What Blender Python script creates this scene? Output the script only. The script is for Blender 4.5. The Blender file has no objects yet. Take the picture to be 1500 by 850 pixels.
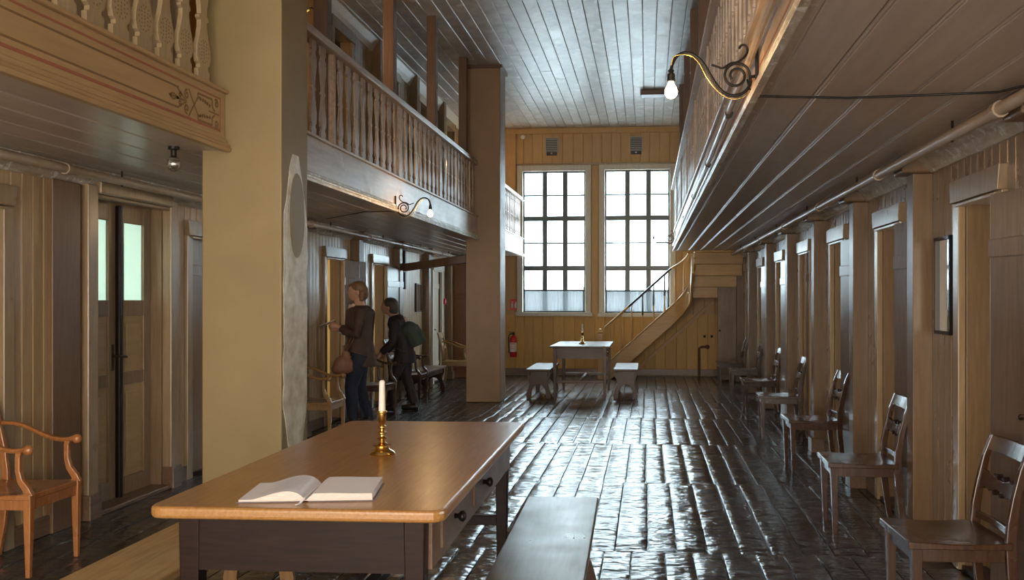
import bpy, bmesh, math, random
from mathutils import Vector, Matrix, noise
R = random.Random(7)
PI = math.pi
C = bpy.context.scene.collection
SC = bpy.context.scene

# ---------------------------------------------------------------- camera
cam_d = bpy.data.cameras.new('camera'); cam = bpy.data.objects.new('camera', cam_d); C.objects.link(cam)
cam_d.sensor_fit = 'HORIZONTAL'; cam_d.sensor_width = 36.0
cam_d.lens = 36.0*1400/1500
cam_d.shift_x = -(827-750)/1500.0; cam_d.shift_y = (440-425)/1500.0
cam_d.clip_start = .05; cam_d.clip_end = 200
cam.location = (0, 0, 1.38)
cam.rotation_euler = (PI/2, 0, math.atan(122/1400.0))
SC.camera = cam

# ---------------------------------------------------------------- world, lights, exposure
world = bpy.data.worlds.new('overcast_sky'); SC.world = world; world.use_nodes = True
bgn = world.node_tree.nodes['Background']
bgn.inputs[0].default_value = (.78, .92, 1, 1); bgn.inputs[1].default_value = 14.0
SC.view_settings.view_transform = 'Standard'; SC.view_settings.look = 'None'
SC.view_settings.gamma = 1; SC.view_settings.use_curve_mapping = False
SC.view_settings.exposure = 0.92

def area(name, loc, rot, sx, sy, power, col=(1, 1, 1), portal=False, spread=PI):
    l = bpy.data.lights.new(name, 'AREA'); l.shape = 'RECTANGLE'; l.size = sx; l.size_y = sy
    l.energy = power; l.color = col; l.spread = spread
    if portal: l.cycles.is_portal = True
    o = bpy.data.objects.new(name, l); C.objects.link(o); o.location = loc; o.rotation_euler = rot
    return o
# the two tall windows of the end wall (portals of the sky)
for cx in (-1.73, -.195): area('window_portal', (cx, 17.72, 2.46), (-PI/2, 0, 0), 1.2, 2.66, 1, portal=True)
# soft fill lights added at the unseen rear wall, standing in for window daylight
for cx in (-2.6, -.9, .8): area('rear_fill_light', (cx, -2.9, 1.75), (PI/2, 0, 0), 1.35, 3.2, 104, (1, .90, .77))
# small daylight in the cells comes through their own outer windows (built below)

# ---------------------------------------------------------------- mesh helpers
class MB:
    def __init__(s): s.v = []; s.f = []
    def add(s, vs, fs):
        n = len(s.v); s.v += [tuple(p) for p in vs]; s.f += [tuple(i+n for i in f) for f in fs]; return s
    def box(s, x0, x1, y0, y1, z0, z1):
        vs = [(x, y, z) for x in (x0, x1) for y in (y0, y1) for z in (z0, z1)]
        return s.add(vs, [(0,1,3,2),(4,6,7,5),(0,4,5,1),(2,3,7,6),(0,2,6,4),(1,5,7,3)])
    def tbox(s, c0, c1, a, b):
        # tapered bar from c0 to c1 with half sizes a=(hx,hy) at c0, b at c1 (mostly vertical)
        vs = [(c[0]+i*h[0], c[1]+j*h[1], c[2]) for c, h in ((c0, a), (c1, b)) for i, j in ((-1,-1),(1,-1),(1,1),(-1,1))]
        return s.add(vs, [(3,2,1,0),(4,5,6,7),(0,1,5,4),(1,2,6,5),(2,3,7,6),(3,0,4,7)])
    def prism(s, poly, axis, a, b):
        # poly: 2-D points, extruded along axis from a to b
        n = len(poly)
        def P(p, t):
            if axis == 'x': return (t, p[0], p[1])
            if axis == 'y': return (p[0], t, p[1])
            return (p[0], p[1], t)
        vs = [P(p, a) for p in poly]+[P(p, b) for p in poly]
        fs = [tuple(range(n-1, -1, -1)), tuple(range(n, 2*n))]+[(i, (i+1) % n, (i+1) % n+n, i+n) for i in range(n)]
        return s.add(vs, fs)
    def tube(s, pts, r, n=8, flat=None, cap=True):
        pts = [Vector(p) for p in pts]; m = len(pts)
        rs = r if isinstance(r, (list, tuple)) else [r]*m
        up = Vector((0, 0, 1)); t0 = (pts[1]-pts[0]).normalized()
        if abs(t0.dot(up)) > .95: up = Vector((0, 1, 0))
        vs = []; nrm = t0.cross(up).normalized()
        for i, p in enumerate(pts):
            t = (pts[min(i+1, m-1)]-pts[max(i-1, 0)]).normalized()
            nrm = (nrm-t*nrm.dot(t)).normalized(); b = t.cross(nrm)
            for k in range(n):
                a = 2*PI*k/n
                q = nrm*math.cos(a)*rs[i]*(flat[0] if flat else 1)+b*math.sin(a)*rs[i]*(flat[1] if flat else 1)
                vs.append(p+q)
        fs = [(i*n+k, i*n+(k+1) % n, (i+1)*n+(k+1) % n, (i+1)*n+k) for i in range(m-1) for k in range(n)]
        if cap: fs += [tuple(range(n-1, -1, -1)), tuple(range((m-1)*n, m*n))]
        return s.add(vs, fs)
    def lathe(s, prof, c=(0, 0, 0), n=16, sx=1, sy=1):
        vs = []; m = len(prof)
        for r, z in prof:
            for k in range(n):
                a = 2*PI*k/n; vs.append((c[0]+r*sx*math.cos(a), c[1]+r*sy*math.sin(a), c[2]+z))
        fs = [(i*n+k, i*n+(k+1) % n, (i+1)*n+(k+1) % n, (i+1)*n+k) for i in range(m-1) for k in range(n)]
        fs += [tuple(range(n-1, -1, -1)), tuple(range((m-1)*n, m*n))]
        return s.add(vs, fs)
    def ball(s, c, rx, ry=None, rz=None, n=10, m=7):
        ry = ry or rx; rz = rz or rx; vs = []; fs = []
        for i in range(1, m):
            t = PI*i/m
            for k in range(n):
                a = 2*PI*k/n; vs.append((c[0]+rx*math.sin(t)*math.cos(a), c[1]+ry*math.sin(t)*math.sin(a), c[2]-rz*math.cos(t)))
        vs += [(c[0], c[1], c[2]-rz), (c[0], c[1], c[2]+rz)]; b = len(vs)-2
        for i in range(m-2):
            for k in range(n): fs.append((i*n+k, i*n+(k+1) % n, (i+1)*n+(k+1) % n, (i+1)*n+k))
        for k in range(n): fs += [(b, (k+1) % n, k), (b+1, (m-2)*n+k, (m-2)*n+(k+1) % n)]
        return s.add(vs, fs)
    def mesh(s, name, mat):
        me = bpy.data.meshes.new(name); me.from_pydata(s.v, [], s.f); me.update()
        bm = bmesh.new(); bm.from_mesh(me); bmesh.ops.recalc_face_normals(bm, faces=bm.faces); bm.to_mesh(me); bm.free()
        if mat: me.materials.append(mat)
        return me
    def build(s, name, mat, parent=None, loc=None, smooth=False, bevel=0, seg=2):
        return put(name, s.mesh(name, mat), parent, loc, smooth, bevel, seg)
def put(name, me, parent=None, loc=None, smooth=False, bevel=0, seg=2):
    o = bpy.data.objects.new(name, me); C.objects.link(o)
    if parent: o.parent = parent
    if loc: o.location = loc
    if smooth:
        me.shade_smooth()
        if smooth == 'auto':
            try: me.set_sharp_from_angle(angle=math.radians(40))
            except Exception: pass
    if bevel:
        b = o.modifiers.new('bevel', 'BEVEL'); b.width = bevel; b.segments = seg; b.limit_method = 'ANGLE'; b.angle_limit = math.radians(35)
    return o
def tag(o, label=None, cat=None, group=None, kind=None):
    if label: o['label'] = label
    if cat: o['category'] = cat
    if group: o['group'] = group
    if kind: o['kind'] = kind
    return o
def empty(name, loc=(0, 0, 0), rz=0):
    o = bpy.data.objects.new(name, None); C.objects.link(o); o.location = loc; o.rotation_euler = (0, 0, rz)
    o.empty_display_size = .1; return o
def struct(name, label=None, cat=None): return tag(empty(name), label, cat, kind='structure')
def copy_tree(o, parent=None):
    c = o.copy(); C.objects.link(c)
    if parent: c.parent = parent
    for ch in list(o.children): copy_tree(ch, c)
    return c
def BX(name, mat, parent, x0, x1, y0, y1, z0, z1, bevel=0, kind=None):
    cx, cy, cz = (x0+x1)/2, (y0+y1)/2, (z0+z1)/2
    o = MB().box(x0-cx, x1-cx, y0-cy, y1-cy, z0-cz, z1-cz).build(name, mat, parent, (cx, cy, cz), bevel=bevel)
    if kind: o['kind'] = kind
    return o

# ---------------------------------------------------------------- materials
def nodes(name):
    m = bpy.data.materials.new(name); m.use_nodes = True
    nt = m.node_tree; return m, nt, nt.nodes['Principled BSDF']
def mat(name, col, dark=None, rough=.5, axis=None, scale=6, bump=.15, dist=.004, coat=0, metal=0, var=.10,
        wear=None, wear_at=.62, wear_scale=3, rvar=.12, stretch=12, spec=.5, ripple=0, space='Object'):
    """painted / stained surface: grain noise between two tones, worn patches of a third, bump from the grain"""
    m, nt, b = nodes(name); N = nt.nodes; K = nt.links.new
    dark = dark or tuple(c*.72 for c in col)
    tc = N.new('ShaderNodeTexCoord'); mp = N.new('ShaderNodeMapping')
    oi = N.new('ShaderNodeObjectInfo')
    off = N.new('ShaderNodeVectorMath'); off.operation = 'MULTIPLY_ADD'
    off.inputs[1].default_value = (1, 1, 1)
    K(tc.outputs['Object'], off.inputs[0])
    cmb = N.new('ShaderNodeMath'); cmb.operation = 'MULTIPLY'; cmb.inputs[1].default_value = 37
    K(oi.outputs['Random'], cmb.inputs[0]); K(cmb.outputs[0], off.inputs[2])
    K(off.outputs[0], mp.inputs['Vector'])
    sc = [scale]*3
    if axis: sc = [scale*(1 if a == axis else stretch) for a in 'xyz']
    mp.inputs['Scale'].default_value = sc
    n1 = N.new('ShaderNodeTexNoise'); n1.inputs['Scale'].default_value = 1; n1.inputs['Detail'].default_value = 6; n1.inputs['Roughness'].default_value = .6
    K(mp.outputs[0], n1.inputs['Vector'])
    r1 = N.new('ShaderNodeValToRGB'); r1.color_ramp.elements[0].position = .33; r1.color_ramp.elements[1].position = .68
    r1.color_ramp.elements[0].color = (*dark, 1); r1.color_ramp.elements[1].color = (*col, 1)
    K(n1.outputs[0], r1.inputs[0]); out = r1.outputs[0]
    if wear:
        n2 = N.new('ShaderNodeTexNoise'); n2.inputs['Scale'].default_value = wear_scale; n2.inputs['Detail'].default_value = 8; n2.inputs['Roughness'].default_value = .7
        K(off.outputs[0], n2.inputs['Vector'])
        r2 = N.new('ShaderNodeValToRGB'); r2.color_ramp.elements[0].position = wear_at; r2.color_ramp.elements[1].position = wear_at+.05
        K(n2.outputs[0], r2.inputs[0])
        mx = N.new('ShaderNodeMix'); mx.data_type = 'RGBA'; K(r2.outputs[0], mx.inputs['Factor']); K(out, mx.inputs['A']); mx.inputs['B'].default_value = (*wear, 1)
        out = mx.outputs['Result']
    if var:
        hs = N.new('ShaderNodeHueSaturation'); mr = N.new('ShaderNodeMapRange')
        mr.inputs['To Min'].default_value = 1-var; mr.inputs['To Max'].default_value = 1+var
        K(oi.outputs['Random'], mr.inputs['Value']); K(mr.outputs[0], hs.inputs['Value']); K(out, hs.inputs['Color']); out = hs.outputs[0]
    K(out, b.inputs['Base Color'])
    rr = N.new('ShaderNodeMapRange'); rr.inputs['To Min'].default_value = max(.03, rough-rvar); rr.inputs['To Max'].default_value = rough+rvar
    n3 = N.new('ShaderNodeTexNoise'); n3.inputs['Scale'].default_value = 5; n3.inputs['Detail'].default_value = 4
    K(off.outputs[0], n3.inputs['Vector']); K(n3.outputs[0], rr.inputs['Value']); K(rr.outputs[0], b.inputs['Roughness'])
    b.inputs['Metallic'].default_value = metal; b.inputs['Coat Weight'].default_value = coat; b.inputs['Coat Roughness'].default_value = .22
    b.inputs['Specular IOR Level'].default_value = spec
    if bump:
        bp = N.new('ShaderNodeBump'); bp.inputs['Strength'].default_value = bump; bp.inputs['Distance'].default_value = dist
        K(n1.outputs[0], bp.inputs['Height']); last = bp
        if ripple:
            mp2 = N.new('ShaderNodeMapping'); mp2.inputs['Scale'].default_value = (5.5, 9, 1); K(off.outputs[0], mp2.inputs['Vector'])
            n4 = N.new('ShaderNodeTexNoise'); n4.inputs['Scale'].default_value = 1; n4.inputs['Detail'].default_value = 3; n4.inputs['Roughness'].default_value = .5
            K(mp2.outputs[0], n4.inputs['Vector'])
            b2 = N.new('ShaderNodeBump'); b2.inputs['Strength'].default_value = 1; b2.inputs['Distance'].default_value = ripple
            K(n4.outputs[0], b2.inputs['Height']); K(bp.outputs[0], b2.inputs['Normal']); last = b2
        K(last.outputs[0], b.inputs['Normal'])
    return m
def plain(name, col, rough=.5, metal=0, emit=None, es=0, coat=0):
    m, nt, b = nodes(name)
    b.inputs['Base Color'].default_value = (*col, 1); b.inputs['Roughness'].default_value = rough; b.inputs['Metallic'].default_value = metal
    b.inputs['Coat Weight'].default_value = coat
    if emit: b.inputs['Emission Color'].default_value = (*emit, 1); b.inputs['Emission Strength'].default_value = es
    return m
def glass(name, tint=(1, 1, 1), gloss=.06, rough=.02):
    m = bpy.data.materials.new(name); m.use_nodes = True; nt = m.node_tree; nt.nodes.clear(); N = nt.nodes; K = nt.links.new
    o = N.new('ShaderNodeOutputMaterial'); mx = N.new('ShaderNodeMixShader'); t = N.new('ShaderNodeBsdfTransparent'); g = N.new('ShaderNodeBsdfGlossy')
    t.inputs[0].default_value = (*tint, 1); g.inputs['Roughness'].default_value = rough; mx.inputs[0].default_value = gloss
    K(t.outputs[0], mx.inputs[1]); K(g.outputs[0], mx.inputs[2]); K(mx.outputs[0], o.inputs[0]); return m
def veil(name, col, clear):
    m = bpy.data.materials.new(name); m.use_nodes = True; nt = m.node_tree; nt.nodes.clear(); N = nt.nodes; K = nt.links.new
    o = N.new('ShaderNodeOutputMaterial'); mx = N.new('ShaderNodeMixShader'); t = N.new('ShaderNodeBsdfTransparent'); g = N.new('ShaderNodeBsdfTranslucent'); d = N.new('ShaderNodeBsdfDiffuse'); m2 = N.new('ShaderNodeMixShader')
    g.inputs[0].default_value = (*col, 1); d.inputs[0].default_value = (*col, 1); mx.inputs[0].default_value = 1-clear; m2.inputs[0].default_value = .5
    K(g.outputs[0], m2.inputs[1]); K(d.outputs[0], m2.inputs[2]); K(t.outputs[0], mx.inputs[1]); K(m2.outputs[0], mx.inputs[2]); K(mx.outputs[0], o.inputs[0]); return m

M = {}
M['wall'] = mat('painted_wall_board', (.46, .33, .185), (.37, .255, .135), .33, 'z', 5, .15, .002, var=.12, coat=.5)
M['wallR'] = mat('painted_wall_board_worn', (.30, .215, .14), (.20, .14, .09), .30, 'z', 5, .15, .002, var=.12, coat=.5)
M['ochre'] = mat('ochre_painted_board', (.64, .39, .115), (.55, .32, .09), .5, 'z', 5, .2, .002, var=.07)
M['ochre_up'] = mat('faded_ochre_board', (.58, .37, .17), (.50, .31, .135), .5, 'z', 5, .2, .002, var=.07)
M['pil'] = mat('brown_ochre_pilaster', (.18, .108, .052), (.135, .08, .038), .38, 'z', 5, .2, .002, var=.05)
M['casing'] = mat('door_casing_paint', (.36, .26, .15), (.27, .19, .105), .32, 'z', 5, .15, .002, coat=.4, wear=(.16, .10, .06), wear_at=.66, wear_scale=9)
M['grey'] = mat('pale_grey_window_paint', (.66, .63, .56), (.55, .52, .45), .4, 'z', 5, .15, .002, var=.03)
M['bars'] = plain('dark_grey_glazing_bar', (.09, .12, .13), .35)
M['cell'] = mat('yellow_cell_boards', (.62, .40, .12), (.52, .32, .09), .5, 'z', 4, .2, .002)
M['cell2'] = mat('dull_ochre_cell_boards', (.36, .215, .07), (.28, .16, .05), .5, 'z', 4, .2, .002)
M['floor'] = mat('dark_worn_floor_board', (.050, .036, .030), (.022, .017, .016), .21, 'y', 5, .30, .003, var=.35, rvar=.10, wear=(.09, .065, .05), wear_at=.60, wear_scale=7, ripple=.022, spec=.8)
M['ceil'] = mat('weathered_white_ceiling_board', (.64, .62, .60), (.40, .385, .365), .36, None, 5, .2, .003, var=.16, wear=(.74, .73, .71), wear_at=.58, wear_scale=4)
M['soffit'] = mat('grey_brown_soffit_board', (.52, .43, .365), (.43, .355, .30), .30, 'y', 2, .03, .001, var=.06, rvar=.04)
M['pillar'] = mat('ochre_plaster', (.28, .21, .098), (.24, .176, .078), .55, None, 2.2, .25, .006, var=.0, wear=(.25, .185, .09), wear_at=.70, wear_scale=6)
M['pillar2'] = mat('brown_ochre_plaster', (.33, .205, .11), (.27, .165, .09), .5, None, 2.2, .2, .006, var=.0)
M['bare'] = mat('scraped_pale_plaster', (.82, .75, .62), (.50, .42, .28), .45, None, 9, .6, .010, var=0)
M['fascia1'] = mat('painted_ochre_fascia', (.43, .29, .145), (.36, .24, .115), .45, 'y', 2.5, .15, .002, var=.03)
M['fascia2'] = mat('worn_grey_fascia', (.54, .42, .31), (.38, .28, .20), .36, 'y', 2.2, .4, .003, var=.04, wear=(.62, .53, .43), wear_at=.60, wear_scale=5)
M['peel'] = mat('peeling_white_moulding', (.62, .56, .46), (.36, .26, .16), .38, 'y', 6, .9, .010, var=.05, stretch=4, wear=(.75, .73, .68), wear_at=.55, wear_scale=14)
M['bal'] = mat('worn_grey_baluster', (.52, .42, .33), (.36, .27, .20), .42, 'z', 6, .3, .002, var=.15)
M['bal1'] = mat('painted_ochre_baluster', (.42, .32, .19), (.34, .25, .14), .45, 'z', 5, .2, .002, var=.06)
M['stencil'] = plain('brown_stencil_paint', (.21, .125, .05), .5)
M['redline'] = plain('faded_red_line_paint', (.33, .115, .065), .5)
M['brownline'] = plain('brown_line_paint', (.20, .12, .05), .5)
M['post'] = mat('dark_brown_post', (.17, .095, .055), (.12, .065, .038), .45, 'z', 5, .15, .002, var=.08)
M['door'] = mat('dark_glossy_door_leaf', (.21, .155, .12), (.15, .108, .083), .30, 'z', 4, .10, .002, var=.08, coat=.5, rvar=.04)
M['doorL'] = mat('varnished_brown_door', (.26, .175, .10), (.19, .12, .065), .33, 'z', 4, .2, .002, var=.06)
M['white_door'] = mat('pale_painted_door', (.62, .56, .46), (.52, .46, .36), .4, 'z', 4, .2, .002, var=.03)
M['pipe'] = mat('painted_pipe', (.42, .33, .245), (.34, .26, .18), .35, None, 10, .1, .001, var=.02)
M['iron'] = plain('black_iron', (.022, .018, .015), .38, .6)
M['brass'] = plain('polished_brass', (.62, .42, .14), .22, 1)
M['oak'] = mat('worn_oak_table_top', (.41, .21, .065), (.29, .14, .042), .30, 'y', 4.5, .25, .001, var=0, stretch=28, rvar=.04, coat=.15)
M['tdark'] = mat('dark_brown_table_frame', (.020, .008, .005), (.010, .004, .003), .42, 'x', 6, .3, .001, var=.06, spec=.18)
M['tside'] = mat('brown_drawer_front', (.20, .125, .08), (.13, .08, .05), .36, 'y', 6, .2, .001, var=.04)
M['bench'] = mat('grey_brown_bench_board', (.15, .115, .08), (.09, .065, .045), .32, 'y', 4, .06, .001, var=.02)
M['benchL'] = mat('pale_worn_bench_board', (.48, .33, .145), (.33, .20, .08), .42, 'y', 4, .3, .002, var=.02, wear=(.22, .14, .06), wear_at=.64, wear_scale=8)
M['bdark'] = mat('dark_bench_wood', (.075, .033, .018), (.045, .019, .010), .32, 'x', 5, .2, .001, var=.05, spec=.3)
M['chairD'] = mat('dark_walnut_chair', (.065, .031, .016), (.038, .017, .009), .25, 'z', 6, .2, .001, var=.08, coat=.25)
M['chairO'] = mat('orange_brown_chair', (.42, .175, .055), (.30, .115, .035), .28, 'z', 5, .2, .001, var=0, coat=.3)
M['chairY'] = mat('light_brown_armchair', (.34, .20, .075), (.24, .13, .045), .30, 'z', 5, .2, .001, var=.05, coat=.2)
M['chairB'] = mat('very_dark_armchair', (.085, .040, .026), (.05, .024, .016), .30, 'z', 5, .2, .001, var=.05, coat=.2)
M['stairw'] = mat('stair_painted_board', (.60, .38, .155), (.50, .31, .12), .42, 'x', 4, .2, .002, var=.05)
M['rail_dark'] = plain('black_worn_handrail', (.03, .022, .02), .3)
M['paper'] = plain('book_paper', (.80, .80, .86), .7)
M['print'] = plain('faint_grey_handwriting', (.46, .47, .56), .7)
M['pagestack'] = mat('page_edges', (.72, .66, .62), (.62, .50, .46), .7, 'x', 40, .1, .001, var=0)
M['cover'] = plain('book_cover', (.14, .11, .12), .5)
M['wax'] = plain('white_wax', (.80, .76, .70), .45)
M['red'] = plain('fire_red', (.60, .03, .03), .35)
M['white'] = plain('white_label', (.80, .79, .76), .5)
M['black'] = plain('black_rubber', (.02, .02, .02), .5)
M['bulb'] = plain('lit_bulb_glass', (1, .85, .6), .1, emit=(1, .72, .36), es=45)
M['glass'] = glass('window_glass', (.97, 1, 1), .05)
M['mirror'] = plain('mirror_glass', (.75, .80, .80), .04, 1)
def frosted(name, col):
    m = bpy.data.materials.new(name); m.use_nodes = True; nt = m.node_tree; nt.nodes.clear(); N = nt.nodes; K = nt.links.new
    o = N.new('ShaderNodeOutputMaterial'); mx = N.new('ShaderNodeMixShader'); a = N.new('ShaderNodeBsdfTranslucent'); g = N.new('ShaderNodeBsdfGlossy')
    a.inputs[0].default_value = (*col, 1); g.inputs['Roughness'].default_value = .06; mx.inputs[0].default_value = .12
    K(a.outputs[0], mx.inputs[1]); K(g.outputs[0], mx.inputs[2]); K(mx.outputs[0], o.inputs[0]); return m
M['frost'] = frosted('frosted_pale_green_glass', (.72, .88, .82))
M['bronze'] = plain('dark_bronze_handle', (.10, .07, .045), .35, .8)
M['clock'] = mat('red_brown_clock_case', (.30, .13, .05), (.22, .09, .035), .35, 'z', 4, .2, .001, var=0)
M['vent'] = plain('aged_vent_grille', (.42, .42, .40), .5)

# ---------------------------------------------------------------- setting: shell
XL, XR, YB, Y0 = -3.55, 1.62, 17.6, -3.0
ZS, ZC = 2.20, 4.56
# floor of individual boards
floor = struct('floor', 'floor of dark worn glossy boards running the length of the hall', 'floor')
BX('subfloor', M['floor'], floor, XL-.2, XR+.3, Y0, YB+.2, -.12, -.013)
rows = [3.35, 5.28, 7.28, 9.23, 11.25, 13.05, 14.83, YB]
def floor_board(x0, x1, y0, y1, seed):
    rr = random.Random(seed); b = MB(); w = x1-x0; L = y1-y0; n = max(6, int(L/.14))
    prof = [(0, -.012), (.0035, -.003), (.013, -.0004), (w*.33, 0), (w*.67, 0), (w-.013, -.0004), (w-.0035, -.003), (w, -.012)]
    zt = rr.uniform(-.0015, .0015); tilt = rr.uniform(-.0015, .0015); cup = rr.uniform(-.002, .0022)
    vs = []; fs = []; m = len(prof)
    for i in range(n+1):
        t = i/n; y = L*t
        endd = -.006 if i in (0, n) else 0
        hump = noise.noise(Vector((x0*3, (y0+y)*3.1, 1.7)))*.0045+noise.noise(Vector((x0*9, (y0+y)*7.0, 5.2)))*.0022
        for j, (px, pz) in enumerate(prof):
            u = px/w*2-1
            z = pz+zt+tilt*u+cup*(1-u*u)+hump*(1 if 0 < j < m-1 else .3)*(1+.35*noise.noise(Vector((px*30+x0, y*5, 3))))
            vs.append((px, y, z+endd))
    for i in range(n):
        for j in range(m-1): fs.append((i*m+j, i*m+j+1, (i+1)*m+j+1, (i+1)*m+j))
    fs.append(tuple(range(m-1, -1, -1))); fs.append(tuple(range(n*m, n*m+m)))
    b.add(vs, fs); return b
def clampY(x): return x
k = 0
for r in range(len(rows)-1):
    x = XL+R.uniform(.05, .10); xs = [XL]
    while x < XR-.06: xs.append(x); x += R.choice((.15, .16, .165, .17, .18))
    xs.append(XR)
    for i in range(len(xs)-1):
        k += 1
        o = floor_board(xs[i]+.0007, xs[i+1]-.0007, rows[r]+.001, rows[r+1]-.001, k).build('floor_board', M['floor'], floor, (xs[i]+.0007, rows[r]+.001, 0), smooth='auto')
b = MB()
for i in range(31):
    x = XL+i*.1668; b.box(x+.001, x+.1655, Y0, 1.4, -.03, 0); b.box(x+.001, x+.1655, 1.402, 3.348, -.03, 0)
tag(b.build('floor_boards_beyond', M['floor'], floor, bevel=0), kind='stuff')

# ceiling of individual boards
ceil = struct('ceiling', 'high ceiling of weathered pale grey boards', 'ceiling')
BX('ceiling_backing', M['post'], ceil, XL-.1, XR+.1, Y0, YB+.15, ZC+.022, ZC+.10)
i = 0; x = XL
while x < XR-.02:
    w = R.choice((.155, .158, .162)); x1 = min(x+w, XR)
    ys = [Y0, 4.0+R.choice((0, 1.2)), 8.4+R.choice((0, .9)), 12.3+R.choice((0, .9, 1.35)), YB] if -1.9 < x else [Y0, 6.0, 11.6+R.choice((0, .5)), YB]
    for a, c in zip(ys[:-1], ys[1:]):
        b = MB(); W = x1-x-.004; L = c-a-.004
        b.prism([(0, .022), (0, .005), (.005, 0), (W-.005, 0), (W, .005), (W, .022)], 'y', 0, L)
        b.build('ceiling_board', M['ceil'], ceil, (x+.002, a+.002, ZC+R.uniform(-.001, .001)))
    x = x1

# end wall with two tall windows
wb = struct('wall_back', 'ochre boarded end wall around the two tall windows', 'wall')
W1 = (-2.31, -1.15, 1.16, 3.77); W2 = (-.79, .40, 1.15, 3.78)
def solid_with_holes(name, m, parent, xa, xb, za, zb, ya, yb, holes):
    xs = [xa]+[v for h in holes for v in h[:2]]+[xb]
    for i in range(0, len(xs), 2): BX(name, m, parent, xs[i], xs[i+1], ya, yb, za, zb)
    for h in holes: BX(name, m, parent, h[0], h[1], ya, yb, za, h[2]); BX(name, m, parent, h[0], h[1], ya, yb, h[3], zb)
solid_with_holes('wall_core', M['ochre'], wb, XL-.3, XR+.3, -.1, ZC+.1, YB+.02, YB+.14, [W1, W2])
def back_boards(z0, z1, m, y=YB, skip=()):
    x = XL
    while x < XR-.01:
        w = R.choice((.17, .185, .20)); x1 = min(x+w, XR)
        segs = [(x, x1)]
        for s0, s1 in skip:
            ns = []
            for p, q in segs:
                if q <= s0 or p >= s1: ns.append((p, q)); continue
                if p < s0: ns.append((p, s0))
                if q > s1: ns.append((s1, q))
            segs = ns
        for p, q in segs:
            if q-p > .02:
                W = q-p-.003
                MB().prism([(0, 0), (0, -.012), (.005, -.018), (W-.005, -.018), (W, -.012), (W, 0)], 'z', 0, z1-z0).build('wall_board', m, wb, (p+.0015, y+.02, z0))
        x = x1
back_boards(.12, 1.115, M['ochre'])
back_boards(1.115, 3.86, M['ochre_up'], skip=((-2.43, -1.04), (-.91, .51)))
back_boards(3.86, 4.47, M['ochre_up'])
BX('baseboard', M['tside'], wb, XL, XR, YB-.02, YB+.01, 0, .12, .004)
BX('cornice', M['ochre_up'], wb, XL, XR, YB-.05, YB+.01, 4.46, ZC, .006)
BX('picture_rail', M['casing'], wb, -2.45, .55, YB-.035, YB+.01, 3.875, 3.91, .004)
for wx in (-2.44, .60): BX('corner_strip', M['ochre_up'], wb, wx-.12 if wx < 0 else wx, wx if wx < 0 else wx+.12, YB-.05, YB+.01, 3.4 if wx < 0 else 2.5, 4.46, .004)

def window(idx, W, lab):
    x0, x1, z0, z1 = W
    w = struct('window_%d' % idx, lab, 'window')
    c = .105
    BX('casing', M['grey'], w, x0-c, x0, YB-.03, YB+.04, z0-.02, z1+c, .006); BX('casing', M['grey'], w, x1, x1+c, YB-.03, YB+.04, z0-.02, z1+c, .006)
    BX('casing', M['grey'], w, x0, x1, YB-.03, YB+.04, z1, z1+c, .006)
    BX('sill', M['grey'], w, x0-c-.03, x1+c+.03, YB-.09, YB+.04, z0-.075, z0-.0, .008)
    for a, bb in ((x0, x0+.03), (x1-.03, x1)): BX('sash_stile', M['bars'], w, a, bb, YB+.05, YB+.09, z0, z1)
    BX('sash_rail', M['bars'], w, x0+.03, x1-.03, YB+.05, YB+.09, z1-.03, z1); BX('sash_rail', M['bars'], w, x0+.03, x1-.03, YB+.05, YB+.09, z0, z0+.03)
    H = z1-z0; xs = [x0+(x1-x0)*t for t in (.35, .675)]; zt = [z0+H*.665, z0+H*.312]
    for xm in xs:
        for zz0, zz1 in ((z0+.03, zt[1]-.03), (zt[1]+.03, zt[0]-.03), (zt[0]+.03, z1-.03)): BX('mullion', M['bars'], w, xm-.046, xm+.046, YB+.045, YB+.095, zz0, zz1, .008)
    for z in zt: BX('transom', M['bars'], w, x0+.03, x1-.03, YB+.04, YB+.1, z-.046, z+.046, .01)
    for z in (z0+H*.83, z0+H*.49, z0+H*.155):
        for a, bb in ((x0+.03, xs[0]-.034), (xs[0]+.034, xs[1]-.034), (xs[1]+.034, x1-.03)): BX('glazing_bar', M['bars'], w, a, bb, YB+.06, YB+.085, z-.014, z+.014)
    zs = [z0+.03, z0+H*.155, zt[1], z0+H*.49, zt[0], z0+H*.83, z1-.03]; xe = [x0+.03, xs[0], xs[1], x1-.03]
    for i in range(3):
        for j in range(6):
            BX('pane', M['glass'], w, xe[i], xe[i+1], YB+.07, YB+.073, zs[j], zs[j+1])
    # cafe curtain on thin iron frame
    t = tag(empty('cafe_curtain', ((x0+x1)/2, YB-.03, z0)), 'thin see-through grey half curtain on a black wire frame in the %s tall window' % ('left' if idx == 1 else 'right'), 'curtain', 'half curtains in the tall windows')
    hw = (x1-x0)/2-.03; zc = .40; b = MB()
    for zz in (.012, zc): b.tube([(-hw-.02, 0, zz), (hw+.02, 0, zz)], .009, 6)
    for xx in (-hw, hw): b.tube([(xx, 0, -.0), (xx, 0, zc+.06)], .009, 6)
    b.build('wire_frame', M['iron'], t)
    n = 90; vs = []; 
    for i in range(n+1):
        xx = -hw+2*hw*i/n; yy = .006*math.sin(i*1.3)
        vs += [(xx, yy, .02), (xx, yy, zc)]
    MB().add(vs, [(2*i, 2*i+2, 2*i+3, 2*i+1) for i in range(n)]).build('curtain_cloth', M['veil'], t, smooth=True)
M['veil'] = veil('sheer_grey_cloth', (.11, .114, .12), .02)
window(1, W1, 'left of the two tall many-paned windows in the end wall')
window(2, W2, 'right of the two tall many-paned windows in the end wall')

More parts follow.
